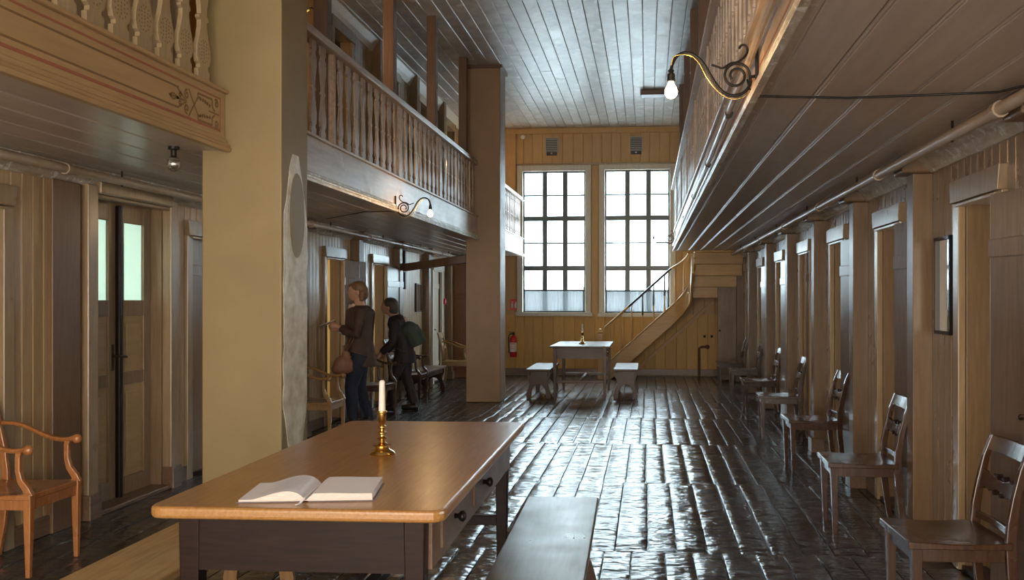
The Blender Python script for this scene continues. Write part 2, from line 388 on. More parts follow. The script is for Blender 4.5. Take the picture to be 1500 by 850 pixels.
# outside: a pale building across the street
ob = tag(empty('building', (-1, 33, 0)), 'pale white building across the street seen through the tall windows', 'building', kind='structure')
M['render'] = plain('white_render', (.86, .87, .88), .8); M['owin'] = plain('blue_grey_far_glass', (.30, .38, .46), .3)
MB().box(-14, 14, 0, 4, -4, 11).build('facade', M['render'], ob)
for i in range(9):
    for j in range(4):
        q = BX('window', M['owin'], ob, -11.7+i*2.6, -10.6+i*2.6, -.06, .0, -1.2+j*3.0, .5+j*3.0)
        BX('window_bar', M['render'], q, -.03, .03, -.04, -.03, -.85, .85)
MB().box(-14.2, 14.2, -.4, 0, 10.6, 11).build('eave', M['render'], ob)
g = MB().box(-20, 20, YB+.6, 33, -2.2, -2.0).build('street_ground', mat('grey_street', (.35, .35, .35), rough=.8)); tag(g, 'grey street outside', 'street', kind='structure')

# rear wall behind the camera 
wr = struct('wall_rear', 'ochre end wall behind the camera', 'wall')
BX('wall_core', M['ochre'], wr, XL-.3, XR+.3, Y0-.12, Y0, -.1, ZC+.1)

for k, cx in enumerate((-2.6, -.9, .8)):  # unseen frames added around the fill lights; the wall behind is solid
    q = struct('window_%d' % (k+3), 'unseen window frame added around a fill light behind the camera', 'window')
    for a in (-.79, .68): BX('casing', M['grey'], q, cx+a, cx+a+.11, -2.995, -2.88, .06, 3.44, .004)
    BX('casing', M['grey'], q, cx-.68, cx+.68, -2.995, -2.88, 3.36, 3.46, .004); BX('sill', M['grey'], q, cx-.82, cx+.82, -2.995, -2.84, .06, .14, .004)
    for z in (1.2, 2.3): BX('transom', M['grey'], q, cx-.68, cx+.68, -2.885, -2.865, z-.02, z+.02)
    BX('mullion', M['grey'], q, cx-.02, cx+.02, -2.885, -2.866, .14, 3.36)

# ---------------------------------------------------------------- side walls, lower storey
_bm = {}
def board_mesh(w, h, sgn, m):
    key = (round(w, 3), round(h, 3), sgn, m.name)
    if key not in _bm:
        e = .006
        _bm[key] = MB().prism([(0, -w/2), (sgn*.004, -w/2), (sgn*.011, -w/2+.007), (sgn*.012, -w/2+.012), (sgn*.012, w/2-.012), (sgn*.011, w/2-.007), (sgn*.004, w/2), (0, w/2)], 'z', 0, h).mesh('wall_board', m)
    return _bm[key]
def fill_boards(parent, X, sgn, y0, y1, z0, z1, m):
    n = max(1, round((y1-y0)/.1)); w = (y1-y0)/n
    for i in range(n): put('wall_board', board_mesh(w-.001, z1-z0, sgn, m), parent, (X, y0+w*(i+.5), z0))
def side_wall(name, lab, X, sgn, y0, y1, pils, doors, m, mp_, base=True, zt=2.10):
    """pils: list of (ya, yb) ; doors: list of (ya, yb, ztop) openings; sgn = +1 wall faces +X"""
    w = struct(name, lab, 'wall')
    feats = sorted([(a-.085, b+.085, z) for a, b, z in doors]+[(a, b, None) for a, b in pils])
    y = y0; back = X-sgn*.09
    xa, xb = min(back, X), max(back, X)
    for a, b, z in feats+[(y1, y1, 'end')]:
        if a-y > .03:
            fill_boards(w, X, sgn, y, a, .0, zt, m); BX('wall_core', m, w, xa, xb, y, a, 0, ZS+.02)
            if base:
                BX('baseboard', M['tside'], w, min(X, X+sgn*.032), max(X, X+sgn*.032), y, a, 0, .11, .004)
        if z == 'end': break
        if z is None:
            BX('pilaster', mp_, w, min(back, X+sgn*.12), max(back, X+sgn*.12), a, b, 0, ZS-.10, .004)
            BX('capital', mp_, w, min(back, X+sgn*.19), max(back, X+sgn*.19), a-.035, b+.035, ZS-.10, ZS-.002, .012)
            BX('plinth', M['tside'], w, min(X, X+sgn*.145), max(X, X+sgn*.145), a-.02, b+.02, 0, .13, .006)
        else:
            fill_boards(w, X, sgn, a, b, z+.10, zt, m)
            BX('wall_core', m, w, xa, xb, a, b, z+.02, ZS+.02); BX('wall_core', m, w, xa, xb, a, a+.05, 0, z+.02); BX('wall_core', m, w, xa, xb, b-.05, b, 0, z+.02)
        y = b
    # cornice strips between the pilasters
    ps = [y0]+[v for p in sorted(pils) for v in (p[0]-.035, p[1]+.035)]+[y1]
    for i in range(0, len(ps), 2):
        if ps[i+1]-ps[i] > .05:
            q = MB().prism([(X, zt), (X+sgn*.03, zt), (X+sgn*.05, zt+.02), (X+sgn*.07, zt+.05), (X+sgn*.12, zt+.08), (X+sgn*.12, ZS-.002), (X, ZS-.002)], 'y', ps[i], ps[i+1])
            q.build('cornice', M['peel'] , w)
    return w
RD = [(2.85, 3.40, 1.88), (4.53, 5.05, 1.88), (6.24, 6.78, 1.88), (7.94, 8.50, 1.88), (9.66, 10.20, 1.87), (11.46, 12.02, 1.86), (13.42, 14.0, 1.86), (15.3, 15.85, 1.86)]
RP = [(3.85, 3.98), (5.58, 5.71), (7.17, 7.31), (8.83, 8.97), (10.50, 10.66), (12.32, 12.5), (14.40, 14.6), (16.35, 16.5)]
LD = [(4.35, 4.95, 1.90), (5.80, 6.73, 2.08), (7.13, 7.75, 1.88), (8.45, 9.0, 1.86), (10.25, 10.80, 1.86), (12.04, 12.62, 1.86), (15.52, 16.15, 1.88)]
LP = [(9.30, 9.45), (11.15, 11.30), (13.02, 13.16), (14.80, 14.94), (16.5, 16.65)]
wl = side_wall('wall_left', 'boarded left wall with open cell doors and pilasters', XL, 1, 4.0, YB, LP, LD, M['wall'], M['pil'])
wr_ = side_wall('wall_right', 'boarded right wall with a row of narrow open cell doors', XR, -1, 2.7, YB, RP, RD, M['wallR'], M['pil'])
BX('wall_core', M['wall'], wl, XL-.09, XL, Y0, 4.0, 0, ZS); BX('wall_core', M['wallR'], wr_, XR, XR+.09, Y0, 2.7, 0, ZS)
# wide brown pilaster boards left of the double door
BX('pilaster', M['pil'], wl, XL, XL+.05, 5.36, 5.64, 0, ZS-.1, .004)

# cells behind the walls, each with an outer window to the daylight
def cells(name, lab, X, sgn, cuts, m, depth=1.9, win=(1.0, 1.85)):
    s = struct(name, lab, 'wall'); xo = X-sgn*depth; xi = X-sgn*.09
    a, b = min(xo, xi), max(xo, xi)
    BX('cell_ceiling', m, s, a, b, cuts[0], cuts[-1], ZS, ZS+.05); BX('cell_floor', M['floor'], s, a-.0, b+.1 if sgn > 0 else b, cuts[0], cuts[-1], -.05, -.001)
    for y in cuts: BX('cell_partition', m, s, a, b, y-.03, y+.03, 0, ZS)
    for y0, y1 in zip(cuts[:-1], cuts[1:]):
        yc = (y0+y1)/2; o0, o1 = min(xo, xo-sgn*.1), max(xo, xo-sgn*.1)
        BX('outer_wall', m, s, o0, o1, y0, yc-.35, 0, ZS+.05); BX('outer_wall', m, s, o0, o1, yc+.35, y1, 0, ZS+.05)
        BX('outer_wall', m, s, o0, o1, yc-.35, yc+.35, 0, win[0]); BX('outer_wall', m, s, o0, o1, yc-.35, yc+.35, win[1], ZS+.05)
        area('cell_window_portal', (xo-sgn*.05, yc, (win[0]+win[1])/2), (0, -sgn*PI/2, 0), win[1]-win[0], .7, 1, portal=True) if name.endswith('left_cells') else None
    return s
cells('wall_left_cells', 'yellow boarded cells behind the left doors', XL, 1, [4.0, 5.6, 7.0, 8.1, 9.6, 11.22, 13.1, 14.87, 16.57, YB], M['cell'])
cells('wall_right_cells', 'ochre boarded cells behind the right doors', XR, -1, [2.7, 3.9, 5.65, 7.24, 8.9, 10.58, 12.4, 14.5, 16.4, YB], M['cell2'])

# ---------------------------------------------------------------- upper storey walls (seen above the galleries)
def upper_wall(name, lab, X, sgn, doors, pils, m):
    w = struct(name, lab, 'wall'); a, b = sorted((X, X-sgn*.1))
    ys = [Y0]+[v for d in doors for v in d]+[YB]
    for i in range(0, len(ys), 2): BX('wall_core', m, w, a, b, ys[i], ys[i+1], 2.45, ZC)
    for d in doors: BX('wall_core', m, w, a, b, d[0], d[1], 4.28, ZC)
    q = MB(); y = 5.0
    while y < YB:
        if not any(d[0]-.1 < y < d[1]+.1 for d in doors) and not any(p-.02 < y < p+.2 for p in pils):
            q.box(*sorted((X, X+sgn*.010)), y+.003, y+.097, 2.47, 4.42)
        y += .1
    tag(q.build('wall_boards', m, w), kind='stuff')
    for d in doors:
        for yy in (d[0]-.08, d[1]): BX('door_casing', M['casing'], w, *sorted((X, X+sgn*.04)), yy, yy+.08, 2.47, 4.28, .004)
        BX('door_head', M['casing'], w, *sorted((X, X+sgn*.05)), d[0]-.1, d[1]+.1, 4.28, 4.40, .004)
    for p in pils: BX('pilaster', M['pil'], w, *sorted((X, X+sgn*.12)), p, p+.16, 2.47, ZC-.01, .004)
    ps = [5.0]+[v for p in pils for v in (p, p+.16)]+[YB]
    for i in range(0, len(ps), 2):
        MB().prism([(X, 4.40), (X+sgn*.02, 4.40), (X+sgn*.05, 4.46), (X+sgn*.10, 4.53), (X+sgn*.10, ZC-.002), (X, ZC-.002)], 'y', ps[i], ps[i+1]).build('cornice', M['grey'], w)
    return w
UD = [(6.6, 7.2), (8.3, 8.9), (9.9, 10.5), (11.95, 12.5), (13.75, 14.3), (15.6, 16.2)]
upper_wall('wall_upper_left', 'boarded upper wall behind the left gallery', -3.35, 1, UD, [7.6, 9.35, 11.35, 13.2, 15.0, 16.7], M['wall'])
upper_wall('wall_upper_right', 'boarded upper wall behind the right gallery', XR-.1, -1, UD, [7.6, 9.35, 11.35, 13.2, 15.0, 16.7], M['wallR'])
for nm, a, b_, c0, c1 in (('wall_upper_left', -4.7, -4.6, -4.7, XL+.0), ('wall_upper_right', 2.9, 3.0, XR-.1, 3.0)):
    q = bpy.data.objects[nm]
    BX('wall_core', M['cell2'], q, a, b_, Y0, YB+.1, 2.2, ZC+.1); BX('loft_ceiling', M['cell2'], q, c0, c1, Y0, YB+.1, ZC+.02, ZC+.1); BX('loft_floor', M['cell2'], q, c0, c1, Y0, YB+.1, ZS+.06, ZS+.26)
    BX('wall_core', M['cell2'], q, c0, c1, YB+.02, YB+.12, ZS, ZC+.1); BX('wall_core', M['cell2'], q, c0, c1, Y0-.1, Y0, ZS, ZC+.1)

# ---------------------------------------------------------------- galleries: deck, soffit, fascia
def gallery(name, lab, xin, xout, yend, segs, seg_mats):
    s = struct(name, lab, 'gallery'); sg = 1 if xin > xout else -1      # hall lies towards sg
    a, b = sorted((xin-sg*.03, xout))
    BX('deck', M['post'], s, a, b, Y0, yend-.02, ZS+.024, ZS+.26)
    n = 6; W = (b-a)/n
    for i in range(n):
        ys = [Y0, 4.6+R.choice((0, 1.1)), 9.4+R.choice((0, -.8)), 13+R.choice((0, .7)), yend]
        for p, q in zip(ys[:-1], ys[1:]):
            w = W-.003
            MB().prism([(0, .024), (0, .008), (.006, .001), (.011, .001), (.014, .006), (.018, 0), (w-.006, 0), (w, .008), (w, .024)], 'y', 0, q-p-.002).build('soffit_board', M['soffit'], s, (a+W*i+.0015, p, ZS))
    for (p, q), fm in zip(segs, seg_mats):
        f = BX('fascia', fm, s, *sorted((xin-sg*.035, xin)), p, q, ZS+.0, ZS+.305, .003)
        BX('fascia_cap', fm, s, *sorted((xin-sg*.08, xin+sg*.022)), p, q, ZS+.305, ZS+.325, .006)
        mo = M['peel'] if fm is not M['fascia1'] else M['fascia1']
        MB().prism([(xin, ZS-.012), (xin+sg*.030, ZS-.012), (xin+sg*.036, ZS+.006), (xin+sg*.024, ZS+.014), (xin+sg*.028, ZS+.026), (xin+sg*.012, ZS+.036), (xin+sg*.010, ZS+.055), (xin, ZS+.062)], 'y', p, q).build('moulding', mo, s, smooth=False)
    return s
GL = gallery('gallery_floor_left', 'left gallery with ochre and worn grey fascia boards', -2.30, XL, 17.5, [(Y0, 5.04), (5.44, 12.75), (13.25, 17.5)], [M['fascia1'], M['fascia2'], M['fascia2']])
GR = gallery('gallery_floor_right', 'right gallery with a peeling pale fascia', .44, XR, 15.9, [(Y0, 15.9)], [M['fascia2']])
BX('end_fascia', M['stairw'], GR, .44, XR, 15.9, 15.93, ZS, ZS+.3)
# painted lines and stencil scrolls on the first fascia section of the left gallery
for z, h, m in ((.262, .010, 'redline'), (.225, .009, 'brownline'), (.125, .009, 'brownline'), (.088, .014, 'redline')):
    BX('painted_line', M[m], GL, -2.30, -2.2985, 1.2, 4.98 if m == 'redline' else 4.52, ZS+z, ZS+z+h)
BX('painted_line', M['redline'], GL, -2.30, -2.2985, 4.97, 4.98, ZS+.088, ZS+.272)
for z, h in ((.24, .006), (.10, .010)):
    BX('painted_line', M['redline'], GR, .4385, .44, 1.2, 15.8, ZS+z, ZS+z+h)
def ribbon(b, pts, w, x):
    for i in range(len(pts)-1):
        p, q = Vector(pts[i]), Vector(pts[i+1]); d = (q-p); 
        if d.length < 1e-6: continue
        n = Vector((-d.y, d.x)).normalized()*w/2
        b.add([(x, p.x+n.x, p.y+n.y), (x, q.x+n.x, q.y+n.y), (x, q.x-n.x, q.y-n.y), (x, p.x-n.x, p.y-n.y)], [(0, 1, 2, 3)])
def spiral(cy, cz, r0, r1, a0, turns, n=26): return [(cy+(r0+(r1-r0)*i/n)*math.cos(a0+turns*2*PI*i/n), cz+(r0+(r1-r0)*i/n)*math.sin(a0+turns*2*PI*i/n)) for i in range(n+1)]
b = MB(); xo = -2.2984; cz = ZS+.175
for s in (1, -1):
    ribbon(b, spiral(4.93, cz+s*.055, .006, .024, 0, s*1.4), .011, xo)
    ribbon(b, spiral(4.60, cz+s*.035, .005, .026, PI, -s*1.3), .011, xo)
    ribbon(b, spiral(4.53, cz+s*.022, .004, .016, 0, s*1.2), .009, xo)
    ribbon(b, [(4.62, cz-s*.07), (4.66, cz-s*.02), (4.72, cz+s*.045), (4.74, cz+s*.05)], .011, xo)
    ribbon(b, [(4.72, cz+s*.052), (4.72, cz+s*.068), (4.88, cz+s*.068), (4.88, cz+s*.03), (4.91, cz+s*.01)], .012, xo)
    ribbon(b, [(4.60, cz), (4.56, cz+s*.02), (4.50, cz+s*.05)], .009, xo); ribbon(b, [(4.52, cz), (4.46, cz+s*.015), (4.43, cz+s*.002)], .009, xo)
    for q in range(5): ribbon(b, spiral(4.745+q*.027, cz+s*(.045-.004*q), .002, .010, q, s*1.1, 10), .009, xo)
ribbon(b, [(4.42, cz), (4.58, cz)], .011, xo); ribbon(b, [(4.84, cz), (4.96, cz)], .009, xo)
b.build('stencil_ornament', M['stencil'], GL)

# balustrades
BP = [(0, .048), (.09, .050), (.105, .034), (.13, .034), (.145, .048), (.20, .060), (.27, .056), (.34, .040), (.42, .028), (.475, .026), (.49, .040), (.51, .040), (.525, .026), (.58, .028), (.66, .040), (.73, .056), (.80, .060), (.855, .048), (.87, .034), (.895, .034), (.91, .050), (1, .048)]
def baluster_mesh(m, h, k, th=.012):
    pts = [(-w*k, t*h) for t, w in BP]; o = MB(); n = len(BP)
    vs = []
    for x in (-th, th):
        for t, w in BP: vs += [(x, -w*k, t*h), (x, w*k, t*h)]
    fs = []
    for i in range(n-1):
        fs.append((2*i, 2*i+1, 2*i+3, 2*i+2)); q = 2*n; fs.append((q+2*i+1, q+2*i, q+2*i+2, q+2*i+3))
        fs.append((2*i, 2*i+2, q+2*i+2, q+2*i)); fs.append((2*i+3, 2*i+1, q+2*i+1, q+2*i+3))
    fs += [(1, 0, 2*n, 2*n+1), (2*n-2, 2*n-1, 4*n-1, 4*n-2)]
    return o.add(vs, fs).mesh('baluster', m)
zb, zr = ZS+.325, 3.20
bm1 = baluster_mesh(M['bal1'], zr-zb, 1.30); bm2 = baluster_mesh(M['bal'], zr-zb, 1.02, .0075)
pb = MB()
for zc_, rr_ in ((.24, .052), (.77, .052)):
    h_ = zr-zb; 
    for k in range(14):
        a = 2*PI*k/14; pb.box(.0121, .0128, rr_*math.cos(a)-.004, rr_*math.cos(a)+.004, zc_*h_+1.1*rr_*math.sin(a)-.004, zc_*h_+1.1*rr_*math.sin(a)+.004)
    for k in range(6): pb.box(.0121, .0128, -.004, .004, zc_*h_-.04+.016*k, zc_*h_-.032+.016*k)
    for k in (-.026, .026):
        for j in range(4): pb.box(.0121, .0128, k-.004, k+.004, zc_*h_-.03+.018*j, zc_*h_-.022+.018*j)
pat = pb.mesh('stencil_pattern', M['stencil'])
def balustrade(lab, x, y0, y1, posts, me, m, post_top, group):
    t = tag(empty('balustrade', (x, y0, zb)), lab, 'railing', group)
    y = y0+.06
    while y < y1-.03:
        if not any(abs(y-p) < .07 for p in posts): q = put('baluster', me, t, (0, y-y0, 0))
        if y < y1-.03 and me is bm1: put('stencil_pattern', pat, q)['kind'] = 'stuff'
        y += .198
    sg = -1 if x < -1 else 1
    MB().prism([(-.055, 0), (.055, 0), (.06, .02), (.045, .035), (.05, .055), (.03, .075), (-.03, .075), (-.05, .055), (-.045, .035), (-.06, .02)], 'y', 0, y1-y0).build('handrail', m, t, (0, 0, zr-zb))
    for p in posts:
        BX('post', M['post'], t, *sorted((sg*.022, sg*.125)), p-y0-.055, p-y0+.055, 0, ZC-zb-.003, .004)
        BX('newel', m, t, -.022, .022, p-y0-.024, p-y0+.024, 0, zr-zb, .003)
    return t
balustrade('flat carved balusters in ochre paint at the top left, before the near pillar', -2.335, 2.6, 5.03, [], bm1, M['bal1'], False, 'gallery balustrades')
balustrade('worn grey carved balustrade with brown posts between the two pillars on the left', -2.335, 5.46, 12.74, [6.92, 8.78, 10.55, 12.36], bm2, M['fascia2'], True, 'gallery balustrades')
balustrade('short pale balustrade beyond the far pillar, left of the tall windows', -2.335, 13.27, 17.48, [15.0], bm2, M['fascia2'], True, 'gallery balustrades')
balustrade('long worn balustrade with brown posts along the right gallery', .44, 3.0, 15.88, [6.92, 8.78, 10.55, 12.36, 14.2], bm2, M['fascia2'], True, 'gallery balustrades')

# pillars
def pillar(name_lab, x0, x1, y0, y1, m, extra=None):
    p = tag(empty('pillar', ((x0+x1)/2, (y0+y1)/2, 0)), name_lab, 'pillar')
    hx, hy = (x1-x0)/2, (y1-y0)/2
    MB().box(-hx, hx, -hy, hy, 0.002, ZC-.003).build('shaft', m, p, bevel=.008, seg=2)
    return p, hx, hy
p1, hx, hy = pillar('thick square ochre plaster pillar nearest the table, with a scraped patch on its side', -2.435, -1.985, 5.045, 5.445, M['pillar'])
# scraped strip with a filled oval on the side face
n = 26; rr = random.Random(3); pts = []
for i in range(n+1):
    t = i/n; z = .45+t*1.75; wdt = min(1, 1.4*math.sin(PI*min(1, .08+t*.86)))
    pts.append((-.175*wdt+rr.uniform(-.01, .01), z))
for i in range(n, -1, -1):
    t = i/n; z = .45+t*1.75; wdt = min(1, 1.4*math.sin(PI*min(1, .08+t*.86)))
    pts.append((.185*wdt+rr.uniform(-.008, .008), z))
MB().prism(pts, 'x', hx-.001, hx+.0025).build('scraped_patch', M['bare'], p1)
MB().prism([(.02+.115*math.cos(a*2*PI/24), 1.86+.24*math.sin(a*2*PI/24)) for a in range(24)], 'x', hx, hx+.006).build('filler_oval', M['pillar'], p1)
p2, hx2, hy2 = pillar('square brown plaster pillar halfway down the left side, a timber leaning on it', -2.45, -1.985, 12.77, 13.24, M['pillar2'])
MB().box(-hx2-.03, hx2+.03, -hy2-.03, hy2+.03, ZC-.045, ZC-.003).build('top_board', M['post'], p2)

# ---------------------------------------------------------------- cell doors
def cell_door(idx, X, sgn, y0, y1, z, hinge, ang, cas_m, leaf_m, lab, closed=False, handle=True, band=True):
    d = struct('door_%d' % idx, lab, 'door'); xf = X+sgn*.012
    cw = .085
    def bx(n, m, a0, a1, ya, yb, za, zb_, bev=.004, par=d): return BX(n, m, par, *sorted((a0, a1)), ya, yb, za, zb_, bev)
    bx('casing', cas_m, X, X+sgn*.038, y0-cw, y0, 0, z); bx('casing', cas_m, X, X+sgn*.038, y1, y1+cw, 0, z)
    bx('jamb', M['pil'], X-sgn*.12, X, y0-.012, y0+.012, 0, z); bx('jamb', M['pil'], X-sgn*.12, X, y1-.012, y1+.012, 0, z); bx('jamb', cas_m, X-sgn*.12, X, y0, y1, z-.012, z+.012)
    # flaring head board
    yc = (y0+y1)/2; w0 = (y1-y0)/2+cw; 
    MB().prism([(yc-w0+.01, z), (yc+w0-.01, z), (yc+w0+.012, z+.115), (yc-w0-.012, z+.115)], 'x', *sorted((X, X+sgn*.055))).build('head_board', cas_m, d, bevel=.004)
    bx('head_bead', cas_m, X, X+sgn*.048, y0-.02, y1+.02, z-.022, z-.004)
    bx('threshold', M['tdark'], X-sgn*.1, X+sgn*.02, y0, y1, 0, .025)
    L = y1-y0-.012; zl = z-.028
    pv = hinge; yh = y0+.004 if pv == 'near' else y1-.004
    lf = empty('leaf', (X+sgn*.042, yh, .012)); lf.parent = d
    if closed: lf.location.x = X-sgn*.04
    # local leaf: hinge at origin, runs along +y (dirn) , thickness in x
    dr = 1 if pv == 'near' else -1
    lf.rotation_euler = (0, 0, ang)
    b = MB().box(-.017, .017, *sorted((0, dr*L)), 0, zl).build('leaf_board', leaf_m, lf, bevel=.004)
    for s in (-1, 1):
        xx = sorted((s*.017, s*.027))
        BX('lock_rail', leaf_m, lf, *xx, *sorted((0, dr*L)), 1.56*zl/1.85, 1.645*zl/1.85, .006) if band else None
        BX('bottom_rail', leaf_m, lf, *sorted((s*.017, s*.025)), *sorted((0, dr*L)), .28, .335, .004)
    if handle:
        for s in (-1, 1):
            yy = dr*(L-.06)
            h = MB(); h.tube([(s*.017, yy, .88), (s*.055, yy, .88), (s*.06, yy-dr*.03, .88), (s*.06, yy-dr*.09, .875)], [.008, .007, .009, .012], 8); h.ball((s*.06, yy-dr*.10, .875), .014)
            h.box(*sorted((s*.017, s*.020)), yy-.015, yy+.015, .78, .98)
            h.build('handle', M['bronze'], lf, smooth='auto')
    return d
for i, (a, b_, z) in enumerate(RD):
    ang = [-PI+.18, -PI+.14, -PI+.16, -PI+.12, -PI+.45, -PI+.15, -PI+.13, -PI+.13][i]
    lab = ['narrow cell door outside the frame at the right', 'nearest open cell door on the right, wide dark leaf beside the first chair', 'second open cell door on the right wall', 'third open cell door on the right wall', 'fourth open cell door on the right wall, standing furthest ajar', 'fifth open cell door on the right wall', 'sixth open cell door on the right wall', 'last cell door on the right wall before the stairs'][i]
    cell_door(i+1, XR, -1, a, b_, z, 'near', PI-ang if False else ang, M['casing'], M['door'], lab)
labs = ['door frame at the left edge of the picture', None, 'closed brown door beside the near pillar', 'cell door hidden behind the near pillar', 'open cell door behind the woman in the brown coat', 'open cell door right of the woman in the brown coat', 'pale closed panelled door with brass lock next to the clock case']
li = 9
for i, (a, b_, z) in enumerate(LD):
    if i == 1: continue
    if i in (4, 5): cell_door(li, XL, 1, a, b_, z, 'far', PI-.16 if i == 4 else PI-.12, M['casing'], M['door'], labs[i])
    elif i == 6: cell_door(li, XL, 1, a, b_, z, 'far', 0, M['grey'], M['white_door'], labs[i], closed=True)
    else: cell_door(li, XL, 1, a, b_, z, 'near' if i else 'near', 0, M['casing'], M['doorL'], labs[i], closed=True)
    li += 1
# glazed double door at the left
dd = struct('door_%d' % li, 'brown panelled double door with two narrow glazed lights at the left', 'door')
ya, yb, zd = LD[1]; ym = (ya+yb)/2
for y in (ya-.11, yb): BX('casing', M['casing'], dd, XL-.0, XL+.07, y, y+.11, 0, zd+.03, .006); 
for y in (ya-.124, yb-.006): BX('plinth', M['tside'], dd, XL, XL+.09, y, y+.13, 0, .16, .006)
BX('head_board', M['casing'], dd, XL, XL+.09, ya-.0, yb+.0, zd-.02, zd+.06, .01); BX('head_bead', M['doorL'], dd, XL, XL+.06, ya, yb, zd-.045, zd-.02, .006)
BX('jamb', M['doorL'], dd, XL-.16, XL, ya-.02, ya+.012, 0, zd); BX('jamb', M['doorL'], dd, XL-.16, XL, yb-.012, yb+.02, 0, zd)
for k, (a, b_) in enumerate(((ya+.012, ym), (ym, yb-.012))):
    lf = empty('leaf', (XL-.10, a, .02)); lf.parent = dd; W = b_-a-.003; H = zd-.04; st = .095
    m = M['doorL']
    BX('stile', m, lf, -.02, .02, 0, st, 0, H, .004); BX('stile', m, lf, -.02, .02, W-st, W, 0, H, .004)
    zz = [0, .13, .77, .86, 1.25, 1.36, 1.93, H]
    for z0, z1 in ((0, .13), (.77, .86), (1.25, 1.36), (1.90, H)): BX('rail', m, lf, -.02, .02, st, W-st, z0, z1, .004)
    for z0, z1 in ((.13, .77), (.86, 1.25)):
        q = BX('panel', M['fascia1'], lf, -.012, .004, st, W-st, z0, z1)
        BX('raised_field', M['fascia1'], q, .008, .018, -(W/2-st)+.045, (W/2-st)-.045, -(z1-z0)/2+.05, (z1-z0)/2-.05, .008)
    BX('pane', M['frost'], lf, -.004, .0, st, W-st, 1.36, 1.90)
    if k == 0:
        h = MB(); h.tube([(.02, W-.05, .98), (.06, W-.05, .98), (.065, W-.02, .975), (.065, W+.05, .97)], [.008, .008, .009, .010], 8); h.box(.02, .024, W-.065, W-.035, .88, 1.06); h.build('handle', M['bronze'], lf, smooth='auto')
BX('astragal', M['tdark'], dd, XL-.08, XL-.045, ym-.022, ym+.022, .02, zd-.05, .008)
BX('threshold', M['tside'], dd, XL-.16, XL+.07, ya, yb, 0, .03, .006)

# brown leaf standing open across the passage at the far right
d = struct('door_%d' % (li+1), 'plain brown door leaf standing open at the foot of the stairs', 'door')
BX('leaf_board', M['pil'], d, 1.19, XR-.02, 16.52, 16.56, .02, 1.84, .004)
MB().ball((1.225, 16.50, .86), .022).build('knob', M['bronze'], d, smooth=True)
for z in (.35, 1.55): BX('hinge', M['iron'], d, XR-.03, XR, 16.50, 16.58, z, z+.10)
# ---------------------------------------------------------------- pipes and conduits
def thing1(name, mb, m, label, cat, loc=(0, 0, 0), group=None, **k):
    o = mb.build(name, m, None, loc, **k); return tag(o, label, cat, group)
def heat_pipe(x, z, y0, y1, lab, sg):
    t = tag(empty('heating_pipe', (x, y0, z)), lab, 'pipe')
    MB().tube([(0, 0, 0), (0, y1-y0, 0)], .027, 10).build('pipe', M['pipe'], t, smooth='auto')
    y = 1.0
    while y < y1-y0:
        MB().tube([(0, y, 0), (0, y+.05, 0)], .035, 10).build('coupling', M['pipe'], t, smooth='auto')
        MB().tube([(0, y+.6, -.034), (0, y+.6, ZS-z)], .006, 6).build('hanger', M['iron'], t); y += 2.0
    return t
heat_pipe(-3.325, 2.135, 4.2, 17.3, 'long painted pipe hung under the left gallery against the wall', 1)
heat_pipe(1.385, 2.135, 2.9, 15.85, 'long painted pipe hung under the right gallery along the wall', -1)
b = MB(); b.tube([(.41, y, z) for y, z in ((1.6, 2.40), (3.5, 2.375), (3.9, 2.35), (7, 2.31), (11, 2.30), (15.7, 2.28))], .016, 8)
t = thing1('conduit', b, M['pipe'], 'painted conduit running along the right gallery fascia', 'pipe', smooth='auto')
for y in (4.9, 6.6, 8.6, 10.8): MB().tube([(.41, y, 2.33 if y < 6 else 2.31), (.41, y+.05, 2.33 if y < 6 else 2.31)], .022, 8).build('coupling', M['iron'], t)
b = MB(); b.tube([(.395, 3.86, 2.262), (.405, 3.87, 2.225), (.43, 3.87, 2.195), (.50, 3.87, 2.193), (.8, 3.92, 2.192), (1.1, 3.89, 2.192), (1.36, 3.86, 2.192), (1.5, 3.6, 2.192)], .0045, 6)
thing1('electric_cable', b, M['iron'], 'thin dark cable crossing the right soffit from the near wall lamp', 'cable', smooth=True)
b = MB(); b.tube([(-2.30, 8.54, 2.185), (-2.36, 8.55, 2.192), (-2.6, 8.6, 2.193), (-3.2, 9.3, 2.192)], .004, 6)
thing1('electric_cable', b, M['iron'], 'thin dark cable under the left gallery behind the wall lamp', 'cable', smooth=True)

